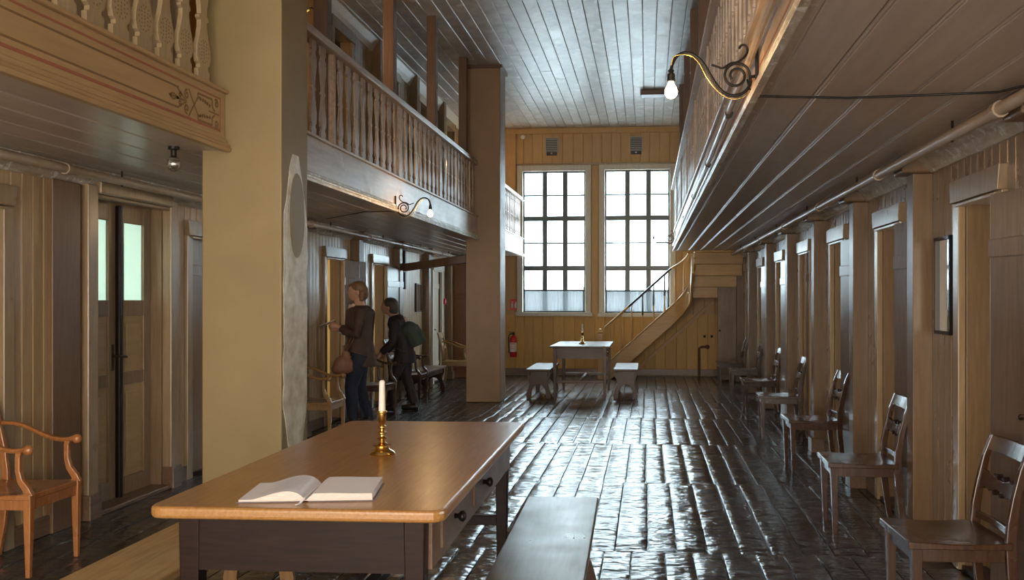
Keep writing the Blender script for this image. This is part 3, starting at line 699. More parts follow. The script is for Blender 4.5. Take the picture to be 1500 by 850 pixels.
# ---------------------------------------------------------------- scroll lamps
def arc(cx, cz, r0, r1, a0, a1, n=18): return [(cx+(r0+(r1-r0)*i/n)*math.cos(a0+(a1-a0)*i/n), 0, cz+(r0+(r1-r0)*i/n)*math.sin(a0+(a1-a0)*i/n)) for i in range(n+1)]
def smooth_path(P, n=4):
    out = []; P = [Vector(p) for p in P]
    for i in range(len(P)-1):
        p0, p1, p2, p3 = P[max(0, i-1)], P[i], P[i+1], P[min(len(P)-1, i+2)]
        for k in range(n):
            t = k/n; out.append(.5*((2*p1)+(p2-p0)*t+(2*p0-5*p1+4*p2-p3)*t*t+(3*p1-p0-3*p2+p3)*t**3))
    return out+[P[-1]]
def lamp(loc, rz, lab, power, sc=1):
    # local: mounted at x=0 facing +x, arm reaches x=.34
    t = tag(empty('wall_lamp', loc, rz), lab, 'lamp', 'scroll arm lamps on the galleries')
    b = MB(); b.box(-.0, .012, -.010, .010, -.075, .075); b.build('wall_plate', M['iron'], t, bevel=.003)
    b = MB()
    main = [(.012, 0, -.045), (.030, 0, -.050), (.032, 0, -.078), (.055, 0, -.108), (.090, 0, -.120), (.128, 0, -.112), (.162, 0, -.080), (.190, 0, -.035), (.215, 0, .008), (.245, 0, .040), (.275, 0, .054), (.302, 0, .053), (.325, 0, .038), (.340, 0, .010), (.345, 0, -.015)]
    b.tube(smooth_path(main), .0065, 8)
    b.tube([(.032, 0, -.055)]+arc(.087, -.042, .055, .012, 0-.0, 0, 1)[:0]+[(.087-.055*math.cos(a_)*(1-.62*a_/(3.2*PI)), 0, -.042+.055*math.sin(a_)*(1-.62*a_/(3.2*PI))) for a_ in [3.2*PI*k/44 for k in range(45)]], .0055, 8)
    b.tube(smooth_path([(.075, 0, .066), (.066, 0, .080), (.050, 0, .078), (.042, 0, .060), (.052, 0, .035), (.080, 0, .014), (.110, 0, .008), (.140, 0, -.010), (.165, 0, -.002), (.185, 0, .004)]), .0045, 8)
    b.build('scroll_arm', M['iron'], t, smooth='auto')
    MB().tube(smooth_path([(.345, .007, .0), (.335, .009, .036), (.305, .009, .044), (.268, .009, .040), (.235, .009, .010), (.205, .009, -.045), (.165, .009, -.100), (.115, .009, -.134), (.060, .009, -.130), (.015, .009, -.085)]), .0024, 6).build('flex', M['brass'], t, smooth=True)
    MB().lathe([(.006, .0), (.013, -.008), (.009, -.016), (.0155, -.022), (.0165, -.052), (.010, -.054)], (.345, 0, -.008), 12).build('socket', M['iron'], t, smooth='auto')
    bu = MB().lathe([(.009, -.054), (.012, -.062), (.020, -.074), (.0255, -.090), (.024, -.104), (.015, -.116), (.003, -.120)], (.345, 0, -.008), 16).build('bulb', M['bulb'], t, smooth=True)
    l = bpy.data.lights.new('bulb_light', 'POINT'); l.energy = power; l.color = (1, .60, .27); l.shadow_soft_size = .03
    lo = bpy.data.objects.new('bulb_light', l); C.objects.link(lo); lo.parent = t; lo.location = (.345, 0, -.16)
    t.scale = (sc, sc, sc)
    return t
lamp((.438, 3.86, 2.318), PI, 'near scroll arm lamp with a lit bulb on the right gallery', 2.2)
lamp((-2.30, 8.56, 2.262), 0, 'scroll arm lamp with a lit bulb on the left gallery fascia', 3.2, .95)
lamp((.438, 15.2, 2.40), PI, 'small far scroll arm lamp in front of the right tall window', .35)
lamp((-3.30, 8.35, 3.95), 0, 'unseen scroll lamp added behind the near pillar to brighten the upper storey', 6)  # this lamp and the next are unseen, added as fill for the upper gallery
lamp((-3.30, 16.6, 3.95), 0, 'unseen scroll lamp added behind the far pillar to brighten the upper storey', 3)
# clear unlit lamp beneath the left gallery beside the near pillar
t = tag(empty('ceiling_lamp', (-2.52, 4.90, ZS)), 'small clear glass lamp hanging under the left gallery by the near pillar', 'lamp')
MB().lathe([(.03, 0), (.03, -.015), (.015, -.02), (.015, -.05), (.02, -.055)], n=12).build('socket', M['iron'], t, smooth='auto')
MB().lathe([(.018, -.052), (.035, -.075), (.038, -.10), (.025, -.125), (.004, -.135)], n=14).build('glass_globe', glass('lamp_glass', (.8, .8, .8), .25, .05), t, smooth=True)
# ceiling fixture near the windows
t = tag(empty('ceiling_fixture', (.20, 14.6, ZC)), 'flat box light fitting on the high ceiling beside the lit bulb', 'light fitting')
BX('housing', M['tside'], t, -.30, .30, -.12, .12, -.075, 0, .006); BX('end_cap', M['vent'], t, -.315, -.30, -.12, .12, -.08, 0, .003)

# ---------------------------------------------------------------- tables
def rounded_top(x0, x1, y0, y1, z0, z1, r=.035):
    b = MB(); P = []
    for cx, cy, a in ((x1-r, y1-r, 0), (x0+r, y1-r, 90), (x0+r, y0+r, 180), (x1-r, y0+r, 270)):
        for k in range(5): q = math.radians(a+k*22.5); P.append((cx+r*math.cos(q), cy+r*math.sin(q)))
    return b.prism(P, 'z', z0, z1)
T = tag(empty('dining_table', (-1.081, 3.85, 0), .0125), 'large oak table with rounded corners in the foreground, candle and open book on it', 'table')
hx, hy = .461, 1.05; zt = .75
rounded_top(-hx, hx, -hy, hy, zt-.038, zt, .05).build('table_top', M['oak'], T, bevel=.012, seg=3)
for sx in (-1, 1):
    for sy in (-1, 1): MB().tbox((sx*(hx-.105), sy*(hy-.10), .0), (sx*(hx-.105), sy*(hy-.10), zt-.038), (.024, .024), (.033, .033)).build('leg', M['tdark'], T, bevel=.004)
BX('end_apron', M['tdark'], T, -hx+.123, hx-.123, -hy+.072, -hy+.095, zt-.21, zt-.038); BX('end_apron', M['tdark'], T, -hx+.123, hx-.123, hy-.095, hy-.072, zt-.21, zt-.038)
BX('side_apron', M['tside'], T, -hx+.060, -hx+.08, -hy+.13, hy-.13, zt-.21, zt-.038); BX('side_apron', M['tside'], T, hx-.085, hx-.062, -hy+.13, hy-.13, zt-.21, zt-.038)
for yc in (-.60, .02):
    dr = BX('drawer', M['tside'], T, hx-.063, hx-.052, yc-.20, yc+.20, zt-.175, zt-.055, .003)
    o = MB().lathe([(.010, 0), (.008, .012), (.018, .022), (.020, .032), (.012, .040), (.002, .042)], n=14).build('knob', M['iron'], dr, (.005, 0, 0), smooth=True); o.rotation_euler = (0, PI/2, 0)
for s in (-1, 1): BX('end_stretcher', M['tdark'], T, -hx+.115, hx-.115, s*(hy-.10)-.02, s*(hy-.10)+.02, .24, .29, .004)
BX('long_stretcher', M['tdark'], T, -.025, .025, -hy+.12, hy-.12, .245, .285, .004)

def turned_table(loc, rz):
    t = tag(empty('dining_table', loc, rz), 'small dark table with a drawer below the windows, between two benches', 'table')
    a, b_ = .42, .80; z = .74
    MB().box(-a, a, -b_, b_, z-.025, z).build('table_top', M['bdark'], t, bevel=.006)
    for sx in (-1, 1):
        for sy in (-1, 1): MB().tbox((sx*(a-.07), sy*(b_-.09), 0), (sx*(a-.07), sy*(b_-.09), z-.025), (.018, .018), (.028, .028)).build('leg', M['bdark'], t, bevel=.003)
    for s in (-1, 1):
        BX('end_apron', M['bdark'], t, -a+.098, a-.098, s*(b_-.085)-.01, s*(b_-.085)+.01, z-.18, z-.025); BX('side_apron', M['bdark'], t, s*(a-.075)-.01, s*(a-.075)+.01, -b_+.118, b_-.118, z-.18, z-.025)
        BX('end_stretcher', M['bdark'], t, -a+.09, a-.09, s*(b_-.09)-.014, s*(b_-.09)+.014, .22, .26, .003)
    BX('long_stretcher', M['bdark'], t, -.02, .02, -b_+.10, b_-.10, .225, .255, .003)
    dr = BX('drawer', M['tside'], t, a-.065, a-.055, -.62, -.25, z-.16, z-.04, .003); MB().ball((.012, 0, 0), .014).build('knob', M['brass'], dr, smooth=True)
    return t
turned_table((-.95, 14.06, 0), 0)

# ---------------------------------------------------------------- benches
def bench(loc, L, W, lab, mt, mb_, group, rz=0, h=.42, arch=True):
    t = tag(empty('bench', loc, rz), lab, 'bench', group)
    MB().box(-W/2, W/2, -L/2, L/2, h-.032, h).build('seat_board', mt, t, bevel=.006)
    for s in (-1, 1):
        BX('side_rail', mb_, t, s*(W/2-.045)-.010, s*(W/2-.045)+.010, -L/2+.06, L/2-.06, h-.10, h-.032, .004)
        y = s*(L/2-.12 if L < 1.5 else L/2-.18)
        out = []; hw = W/2-.012
        out += [(-hw, h-.033), (-hw, h-.10), (-hw+.03, h-.16), (-hw+.035, .20), (-hw+.005, .12), (-hw-.012, .05), (-hw-.006, 0), (-hw+.05, 0)]
        for k in range(9):
            a = PI-PI*k/8; out.append(((hw-.055)*math.cos(a)*1.0, .035+.17*math.sin(a)))
        out += [(hw-.05, 0), (hw+.006, 0), (hw+.012, .05), (hw-.005, .12), (hw-.035, .20), (hw-.03, h-.16), (hw, h-.10), (hw, h-.033)]
        MB().prism(out[::-1], 'y', y-.014, y+.014).build('end_board', mb_, t, bevel=.003)
    return t
bench((-.395, 3.72, 0), 1.86, .345, 'long grey-brown bench on the right side of the foreground table', M['bench'], M['bdark'], 'benches', rz=.018)
bench((-1.85, 3.72, 0), 1.80, .35, 'long pale yellow worn bench on the left side of the foreground table', M['benchL'], M['chairY'], 'benches', rz=.01)
bench((-1.525, 13.88, 0), 1.36, .35, 'short dark bench left of the small table below the windows', M['bdark'], M['bdark'], 'benches')
bench((-.31, 13.98, 0), 1.36, .34, 'short dark bench right of the small table below the windows', M['bdark'], M['bdark'], 'benches')
bench((-3.25, 13.85, 0), 1.25, .34, 'low bench against the left wall between two armchairs', M['tside'], M['bdark'], 'benches', h=.38)

# ---------------------------------------------------------------- chairs
def saddle(dx, dy, z, th, m, name, parent):
    nx, ny = 10, 8; b = MB(); vs = []
    for lay in (0, 1):
        for i in range(nx+1):
            for j in range(ny+1):
                u = i/nx; v = j/ny*2-1; x = -dx/2+dx*u
                zz = z+(.012*math.sin((u-.1)*PI*1.25) if u < .9 else .012*math.sin(.8*PI*1.25))*-1*(1-.5*v*v)+.006*u if lay == 0 else z-th
                if lay == 0: zz = z-.016*math.sin(PI*min(1, u*1.15))*(1-.45*v*v)+.004
                vs.append((x, v*dy/2, zz))
    q = (nx+1)*(ny+1); I = lambda i, j: i*(ny+1)+j; fs = []
    for i in range(nx):
        for j in range(ny): fs.append((I(i,j), I(i+1,j), I(i+1,j+1), I(i,j+1))); fs.append((q+I(i,j+1), q+I(i+1,j+1), q+I(i+1,j), q+I(i,j)))
    for i in range(nx): fs.append((I(i+1,0), I(i,0), q+I(i,0), q+I(i+1,0))); fs.append((I(i,ny), I(i+1,ny), q+I(i+1,ny), q+I(i,ny)))
    for j in range(ny): fs.append((I(0,j), I(0,j+1), q+I(0,j+1), q+I(0,j))); fs.append((I(nx,j+1), I(nx,j), q+I(nx,j), q+I(nx,j+1)))
    return b.add(vs, fs).build(name, m, parent, smooth='auto', bevel=.004)
def stile(path, y, wx, wy):
    """sweep a rectangular section along an x-z path"""
    vs = []; n = len(path)
    for i, (x, z) in enumerate(path):
        a = path[max(0, i-1)]; c = path[min(n-1, i+1)]; d = Vector((c[0]-a[0], c[1]-a[1])).normalized(); nn = Vector((d.y, -d.x)); w = wx[i] if isinstance(wx, list) else wx
        for s, t in ((-1,-1),(1,-1),(1,1),(-1,1)): vs.append((x+nn.x*s*w/2, y+t*wy/2, z+nn.y*s*w/2))
    fs = [(0,1,2,3), tuple(4*(n-1)+k for k in (3,2,1,0))]+[(4*i+k, 4*(i+1)+k, 4*(i+1)+(k+1) % 4, 4*i+(k+1) % 4) for i in range(n-1) for k in range(4)]
    return MB().add(vs, fs)
BKP = [(-.235, 0), (-.212, .15), (-.195, .30), (-.190, .42), (-.195, .50), (-.212, .60), (-.238, .71), (-.270, .80)]
def back_x(z):
    for (x0, z0), (x1, z1) in zip(BKP[:-1], BKP[1:]):
        if z0 <= z <= z1: return x0+(x1-x0)*(z-z0)/(z1-z0)
    return -.27
def side_chair(m, lab):
    t = tag(empty('side_chair'), lab, 'chair', 'side chairs along the right wall'); hw = .205; zs = .425
    saddle(.40, .43, zs, .026, m, 'seat', t).location.x = .01
    for s in (-1, 1):
        MB().tbox((.165, s*(hw-.028), 0), (.172, s*(hw-.026), zs-.026), (.012, .012), (.022, .020)).build('leg', m, t, bevel=.003)
        stile(BKP, s*(hw-.016), [.026, .034, .040, .042, .038, .034, .030, .024], .026).build('back_leg', m, t, bevel=.004)
        BX('side_apron', m, t, -.17, .151, s*(hw-.026)-.009, s*(hw-.026)+.009, zs-.08, zs-.024, .002)
    BX('front_apron', m, t, .163, .181, -hw+.048, hw-.048, zs-.08, zs-.024, .002); BX('rear_apron', m, t, -.20, -.182, -hw+.03, hw-.03, zs-.075, zs-.02, .002)
    def slab(z0, z1, name, scal=False, th=.018, bow=.014):
        n = 24; vs = []
        for i in range(n+1):
            v = i/n*2-1; y = v*(hw-.028); bx = -bow*(1-v*v)
            top, bot = z1, z0
            if scal:
                top = z1-.014*max(0, math.cos(v*PI*2.0))-.010*abs(math.sin(v*PI*2)) if abs(v) < .8 else z1+.006*(abs(v)-.8)/.2
                bot = z0+.014*max(0, math.cos(v*PI*2.0))+.010*abs(math.sin(v*PI*2)) if abs(v) < .8 else z0-.006*(abs(v)-.8)/.2
            for zz in (bot, top):
                xx = back_x(zz)+bx; vs += [(xx-th/2, y, zz), (xx+th/2, y, zz)]
        fs = [(0,1,3,2), tuple(4*n+k for k in (2,3,1,0))]
        for i in range(n):
            p, q = 4*i, 4*i+4
            fs += [(p,p+2,q+2,q),(p+1,q+1,q+3,p+3),(p+2,p+3,q+3,q+2),(p,q,q+1,p+1)]
        return MB().add(vs, fs).build(name, m, t, smooth='auto', bevel=.003)
    slab(.735, .80, 'top_rail'); slab(.575, .650, 'carved_splat', True); slab(.447, .475, 'lower_rail')
    # pierced roundels on the splat edge
    for y in (-.035, .035):
        for z in (.578, .647):
            o = MB().lathe([(.010, -.012), (.010, .012)], n=12).build('roundel', M['tdark'], t, (back_x(z)-.012, y, z)); o.rotation_euler = (0, PI/2, 0)
    return t
ords = ['nearest the camera, before the wide leaf', 'second from the camera', 'third from the camera', 'fourth from the camera', 'fifth from the camera', 'sixth from the camera', 'farthest, beside the plain brown leaf']
YR = [4.08, 5.91, 7.93, 9.86, 11.72, 13.52, 14.95]
XRc = [1.225, 1.265, 1.32, 1.32, 1.34, 1.335, 1.27]
proto = side_chair(M['chairD'], 'x')
for i in range(7):
    o = proto if i == 0 else copy_tree(proto)
    o.location = (XRc[i], YR[i], 0); o.rotation_euler = (0, 0, PI+[.03, -.02, .02, -.03, .02, 0, .02][i]); o['label'] = 'dark wooden side chair on the right, '+ords[i]

def armchair(m, lab):
    t = tag(empty('armchair'), lab, 'chair', 'armchairs along the left wall'); hw = .22; zs = .41
    saddle(.42, .44, zs, .024, m, 'seat', t).location.x = .0
    bkp = [(-.245, 0), (-.215, .18), (-.20, .35), (-.20, .45), (-.215, .58), (-.245, .72), (-.285, .86)]
    for s in (-1, 1):
        MB().tbox((.195, s*(hw-.020), 0), (.195, s*(hw-.022), zs+.01), (.011, .011), (.021, .021)).build('leg', m, t, bevel=.003)
        stile(bkp, s*(hw-.03), [.026, .034, .038, .038, .034, .030, .024], .028).build('back_leg', m, t, bevel=.004)
        BX('side_apron', m, t, -.18, .175, s*(hw-.022)-.010, s*(hw-.022)+.010, zs-.075, zs-.022, .002)
        # curved arm support rising from the front corner
        sp = [(.205, zs-.01), (.185, zs+.03), (.155, zs+.07), (.142, zs+.12), (.142, zs+.19), (.147, zs+.215)]
        stile(sp, s*(hw-.020), [.040, .036, .030, .026, .026, .030], .026).build('arm_support', m, t, bevel=.004)
        pts = []
        for k in range(13):
            u = k/12; x = .185-.40*u; z = zs+.228+.035*math.sin((u-.15)*PI*.9)*(u)-.012*math.sin(u*PI*2)+.055*u*u
            pts.append((x, s*(hw-.018-.018*u*u), z))
        MB().tube(pts, [.022]+[.018]*5+[.016]*7, 8, flat=(1, .75)).build('arm', m, t, smooth='auto')
        MB().ball((.195, s*(hw-.018), zs+.224), .027, .022, .026).build('arm_scroll', m, t, smooth=True)
    BX('front_apron', m, t, .184, .204, -hw+.043, hw-.043, zs-.075, zs-.022, .002)
    n = 20
    for z0, z1, nm in ((.77, .86, 'top_rail'), (.60, .65, 'cross_rail')):
        vs = []
        for i in range(n+1):
            v = i/n*2-1; y = v*(hw-.044); xb = -.018*(1-v*v)
            for z in (z0, z1):
                xx = -.22-.065*(z-.6)/.26*1.0+xb; vs += [(xx-.009, y, z), (xx+.009, y, z)]
        fs = [(0,1,3,2), tuple(4*n+k for k in (2,3,1,0))]
        for i in range(n):
            p, q = 4*i, 4*i+4; fs += [(p,p+2,q+2,q),(p+1,q+1,q+3,p+3),(p+2,p+3,q+3,q+2),(p,q,q+1,p+1)]
        MB().add(vs, fs).build(nm, m, t, smooth='auto', bevel=.003)
    return t
AC = [(-3.26, 4.70, 'chairO', 'orange-brown armchair at the left edge of the picture', 0),
      (-3.20, 9.03, 'chairY', 'light brown armchair just right of the near pillar', 0),
      (-3.19, 10.90, 'chairB', 'nearly black armchair behind the candle, right of the woman', -.1),
      (-3.15, 12.40, 'chairD', 'dark brown armchair beyond the black one, before the low bench', 0),
      (-3.05, 15.15, 'chairY', 'light brown armchair beside the clock case, by the pale door', .05)]
pr = None
for x, y, m, lab, rz in AC:
    pr = armchair(M[m], lab); pr.location = (x, y, 0); pr.rotation_euler = (0, 0, rz)

# ---------------------------------------------------------------- candles
def candlestick(loc, lab, hc, s=1.0):
    t = tag(empty('candlestick', loc), lab, 'candlestick', 'brass candlesticks')
    MB().lathe([(.052, 0), (.054, .004), (.050, .010), (.040, .016), (.030, .022), (.026, .032), (.036, .036), (.038, .040), (.020, .044), (.012, .052), (.010, .058), (.020, .064), (.021, .068), (.010, .074), (.009, .080), (.019, .086), (.019, .090), (.009, .096), (.009, .104), (.017, .110), (.017, .114), (.009, .120), (.011, .128), (.016, .134), (.017, .168), (.021, .172), (.021, .176), (.014, .178)], n=28).build('brass_stick', M['brass'], t, smooth='auto')
    MB().lathe([(.0145, .170), (.0140, .172), (.0115, .172+hc), (.006, .178+hc)], n=18).build('candle', M['wax'], t, smooth='auto')
    MB().tube([(0, 0, .176+hc), (.002, 0, .186+hc)], .0012, 6).build('wick', M['black'], t)
    t.scale = (s, s, s); return t
candlestick((-1.083, 3.83, .75), 'brass candlestick with a white candle on the foreground table', .125)
candlestick((-.955, 13.95, .74), 'small far candlestick on the table below the windows', .115)

# ---------------------------------------------------------------- open book
B = tag(empty('open_book', (-1.085, 3.035, .75), .16), 'open guest book with blank white pages on the foreground table', 'book')
Wd, Hd = .205, .275
MB().box(-Wd-.006, -.008, -Hd/2-.004, Hd/2+.004, .0005, .004).build('back_cover', M['cover'], B)
MB().box(.008, Wd+.006, -Hd/2-.004, Hd/2+.004, .0005, .004).build('front_cover', M['cover'], B)
def pages(sgn, h0, hump, name, curl=0):
    n = 16; top = []
    for i in range(n+1):
        u = i/n; x = sgn*Wd*u
        z = .004+h0*(1-.0*u)+hump*math.sin(PI*min(1, u*1.25)**.8)*(1-u*.6)-(h0*.95)*(1-min(1, u*9))
        top.append((x, max(.005, z)))
    poly = top+[(sgn*Wd, .004), (0, .004)]
    b = MB().prism(poly, 'y', -Hd/2, Hd/2)
    return b.build(name, M['pagestack'], B, smooth=False), top
pgs, top = pages(1, .021, .003, 'page_block')
def sheet(top, name, m, lift=.0006, y0=-Hd/2, y1=Hd/2, sub=None):
    vs = []; 
    for x, z in top: vs += [(x, y0, z+lift), (x, y1, z+lift)]
    return MB().add(vs, [(2*i, 2*i+2, 2*i+3, 2*i+1) for i in range(len(top)-1)]).build(name, m, B, smooth=True)
sheet(top, 'page', M['paper'])
pg2, top2 = pages(-1, .006, .030, 'page_block')
sheet(top2, 'page', M['paper'])
b = MB()
for k in range(15):
    y = .10-k*.014; a = top2[2+(k*3) % 3: 13-(k*5) % 4]
    vs = []
    for x, z in a: vs += [(x, y, z+.0012), (x, y+.0025, z+.0012)]
    b.add(vs, [(2*i, 2*i+2, 2*i+3, 2*i+1) for i in range(len(a)-1)])
tag(b.build('handwriting', M['print'], B), kind='stuff')
MB().tube([(0, .05, .012), (-.002, -.08, .012), (-.004, -Hd/2-.004, .014), (-.012, -Hd/2-.03, .003), (-.02, -Hd/2-.05, .0025)], .004, 6, flat=(1, .3)).build('ribbon_marker', M['paper'], B)

# ---------------------------------------------------------------- staircase
S = tag(empty('staircase', (-.86, 16.75, 0)), 'wooden staircase climbing along the end wall to the right gallery', 'stairs')
ox, oy = -.86, 16.75
def spath(n=60):
    P = []
    for i in range(25): P.append((-.86+1.26*i/24, 16.75))
    for i in range(1, 15): a = PI/2*i/14; P.append((.40+.32*math.sin(a), 16.43+.32*math.cos(a)))
    P += [(.72, 16.25), (.72, 16.1), (.72, 15.94)]
    return P
SP = spath()
def ztop(x, y):
    if y >= 16.749: return .14+(x+.86)*.897
    if y > 16.43: t = (math.atan2(x-.40, y-16.43))/(PI/2); return 1.27+.48*t
    return 1.75+(16.43-y)*.85
vs = []; fs = []; nn = []
for i, (x, y) in enumerate(SP):
    a = SP[max(0, i-1)]; c = SP[min(len(SP)-1, i+1)]; d = Vector((c[0]-a[0], c[1]-a[1])).normalized(); n_ = Vector((-d.y, d.x))
    z1 = ztop(x, y); z0 = max(0.0, z1-.34)
    z1 = min(z1, 2.5)
    for k in (0, 1):
        q = (x+n_.x*.035*k-ox, y+n_.y*.035*k-oy)
        vs += [(q[0], q[1], z0), (q[0], q[1], z1)]
for i in range(len(SP)-1):
    p, q = 4*i, 4*i+4
    fs += [(p, q, q+1, p+1), (p+2, p+3, q+3, q+2), (p+1, q+1, q+3, p+3), (p, p+2, q+2, q)]
fs += [(0, 1, 3, 2), tuple(4*(len(SP)-1)+k for k in (2, 3, 1, 0))]
MB().add(vs, fs).build('stringer', M['stairw'], S, smooth='auto')
# bead along the top of the stringer
MB().tube([(x-ox, y-oy-.004, ztop(x, y)) for x, y in SP if ztop(x, y) < 2.45], .016, 8).build('stringer_bead', M['stairw'], S, smooth='auto')
# treads and risers
nr = 7
for k in range(nr):
    z = .19*(k+1); x0 = -.80+.212*k
    if k < 6 or True:
        BX('tread', M['stairw'], S, x0-ox-.02, x0+.212-ox, .038, YB-.005-oy, z-.03, z, .004)
        BX('riser', M['stairw'], S, x0-ox, x0+.018-ox, .038, YB-.005-oy, max(0, z-.19), z-.03)
# winders turning towards the gallery
inner = [(.66, 16.60), (.70, 16.50), (.74, 16.40), (.757, 16.25), (.757, 16.08)]
outer = [[(.66, 17.58), (1.05, 17.58)], [(1.05, 17.58), (1.60, 17.58), (1.60, 17.45)], [(1.60, 17.45), (1.60, 16.95)], [(1.60, 16.95), (1.60, 16.55)]]
for k in range(4):
    z = 1.33+.19*(k+1)
    poly = [inner[k], inner[k+1]]+outer[k][::-1]; poly = [(a-ox, b-oy) for a, b in poly]
    MB().prism(poly, 'z', z-.03, z).build('tread', M['stairw'], S)
    p, q = inner[k], outer[k][0]; 
    d = Vector((q[0]-p[0], q[1]-p[1])).normalized(); n_ = Vector((-d.y, d.x))*.01
    MB().prism([(p[0]+n_.x-ox, p[1]+n_.y-oy), (q[0]+n_.x-ox, q[1]+n_.y-oy), (q[0]-n_.x-ox, q[1]-n_.y-oy), (p[0]-n_.x-ox, p[1]-n_.y-oy)], 'z', z-.19, z-.03).build('riser', M['stairw'], S)
# straight backs of the last risers, seen from the hall below the gallery edge
for k in range(4):
    z = 1.42+.19*k; y = 16.62-.17*k
    BX('riser_back', M['stairw'], S, .77-ox, 1.58-ox, y-oy, y+.018-oy, z, z+.188, .006)
    BX('soffit_step', M['stairw'], S, .77-ox, 1.58-ox, y-.17-oy, y+.02-oy, z+.186, z+.205, .004)
# newel, handrail and turned balusters
MB().box(-.045, .045, -.045, .045, 0, .80).build('newel_post', M['stairw'], S, (.03, -.02, 0), bevel=.006)
MB().lathe([(.05, .80), (.056, .81), (.05, .83), (.03, .835), (.034, .85), (.024, .875), (.004, .885)], (.03, -.02, 0), 14).build('newel_cap', M['stairw'], S, smooth='auto')
def rail_z(x, y): return ztop(x, y)+.66 if x < .40 else ztop(x, y)+.66-.12*min(1, (x-.40)/.3)
rp = [(x, y) for x, y in SP if x > -.80 and rail_z(x, y) < 2.22]
pts = [(x-ox, y-oy, rail_z(x, y)) for x, y in rp]
i1 = next(i for i, p in enumerate(rp) if p[0] > -.34); i2 = next(i for i, p in enumerate(rp) if p[0] > .36)
MB().tube(pts[:i1+1], .024, 8, flat=(1.1, .85)).build('handrail', M['stairw'], S, smooth='auto')
tag(MB().tube(pts[i1:i2+1], .0245, 8, flat=(1.1, .85)).build('handrail', M['rail_dark'], S, smooth='auto'), 'black worn stretch of handrail')
MB().tube(pts[i2:], .024, 8, flat=(1.1, .85)).build('handrail', M['stairw'], S, smooth='auto')
for k, x in enumerate((-.66, -.47, -.28, -.09, .10, .29, .47, .62)):
    y = 16.75 if x < .40 else 16.43+math.sqrt(max(0, .32**2-(x-.40)**2))
    z0 = ztop(x, y); z1 = min(rail_z(x, y)-.02, ZS-.0); h = z1-z0
    if h < .1: continue
    dark = k in (3, 4, 5)
    o = MB().lathe([(.017, 0), (.017, .16*h), (.010, .18*h), (.014, .21*h), (.009, .25*h), (.014, .45*h), (.013, .6*h), (.008, .9*h), (.010, h)], n=10).build('baluster', M['stairw'], S, (x-ox, y-oy, z0), smooth='auto')
    if dark:
        MB().lathe([(.0105, .40*h), (.0165, .48*h), (.0155, .62*h), (.0105, .9*h), (.012, h-.002)], n=10).build('dark_paint_sleeve', M['rail_dark'], o, smooth='auto')
# boarding and diagonal trim on the wall side below the stair
MB().prism([(-.35, .02), (.95, 1.18), (1.2, 1.40), (1.2, 1.34), (.98, 1.12), (-.28, .02)], 'y', 17.50-oy, 17.575-oy).build('wall_string', M['ochre_up'], S, (-ox, 0, 0))

# ---------------------------------------------------------------- small things on walls
def extinguisher():
    t = tag(empty('fire_extinguisher', (-2.475, YB-.10, .33)), 'red fire extinguisher with a white label on the end wall', 'fire extinguisher')
    MB().lathe([(.058, 0), (.066, .012), (.066, .33), (.058, .365), (.030, .395), (.018, .40), (.018, .415)], n=20).build('cylinder', M['red'], t, smooth='auto')
    MB().lathe([(.0672, .10), (.0672, .27)], n=20).build('label_sheet', M['white'], t, smooth='auto')
    b = MB(); 
    for z in (.25, .235, .20, .17, .15): b.box(-.035, .035, -.0690, -.0672, z, z+.006)
    tag(b.build('label_print', M['red'], t), kind='stuff')
    b = MB(); b.lathe([(.02, .41), (.024, .43), (.014, .45)], n=12); b.box(-.07, .03, -.012, .012, .452, .464); b.box(-.06, .02, -.012, .012, .432, .440); b.build('valve_lever', M['black'], t)
    MB().tube([(-.02, 0, .43), (-.07, -.01, .42), (-.085, -.01, .36), (-.082, -.01, .2), (-.08, 0, .08)], .010, 8).build('hose', M['black'], t, smooth='auto')
    BX('wall_bracket', M['black'], t, -.03, .03, .06, .10, .25, .32)
extinguisher()
s = tag(empty('fire_sign', (-2.475, YB-.002, 1.30)), 'small red sign with a white extinguisher symbol on the end wall', 'sign')
BX('sign_plate', M['red'], s, -.075, .075, -.008, 0, -.10, .10, .002)
b = MB(); b.box(-.052, -.014, -.0095, -.008, -.065, .02); b.box(-.040, -.026, -.0095, -.008, .02, .04); b.box(-.046, -.012, -.0095, -.008, .04, .052)
b.prism([(.010, -.065), (.050, -.065), (.046, -.01), (.052, .03), (.040, .06), (.034, .03), (.026, .065), (.018, .02), (.008, .0)], 'y', -.0095, -.008); b.build('symbol', M['white'], s)
for x, wh in ((-1.77, 'left'), (-.215, 'right')):
    v = tag(empty('wall_vent', (x, YB-.003, 4.22)), 'slatted ventilation grille above the %s tall window' % wh, 'vent', 'ventilation grilles')
    BX('backing', M['black'], v, -.105, .105, -.02, 0, -.09, .15)
    for a in (-.12, .105): BX('frame_side', M['vent'], v, a, a+.015, -.045, 0, -.10, .16)
    BX('frame_end', M['vent'], v, -.105, .105, -.045, 0, .148, .16); BX('frame_end', M['vent'], v, -.105, .105, -.045, 0, -.10, -.088)
    for k in range(7):
        o = BX('slat', M['vent'], v, -.105, .105, -.040, -.022, -.075+k*.033, -.060+k*.033)
    BX('damper_box', plain('dark_damper', (.06, .06, .07), .5), v, -.095, .095, -.05, 0, -.16, -.10, .004)
    MB().ball((0, -.052, -.13), .018, .01, .014).build('damper_knob', M['white'], v, smooth=True)
t = MB().lathe([(.04, 0), (.045, .02), (.03, .04), (.004, .045)], n=14).build('smoke_detector', M['white'], None, (-2.30, YB-.045, 4.40), smooth='auto'); t.rotation_euler = (PI/2, 0, 0); tag(t, 'small round detector under the cornice left of the left grille', 'detector')
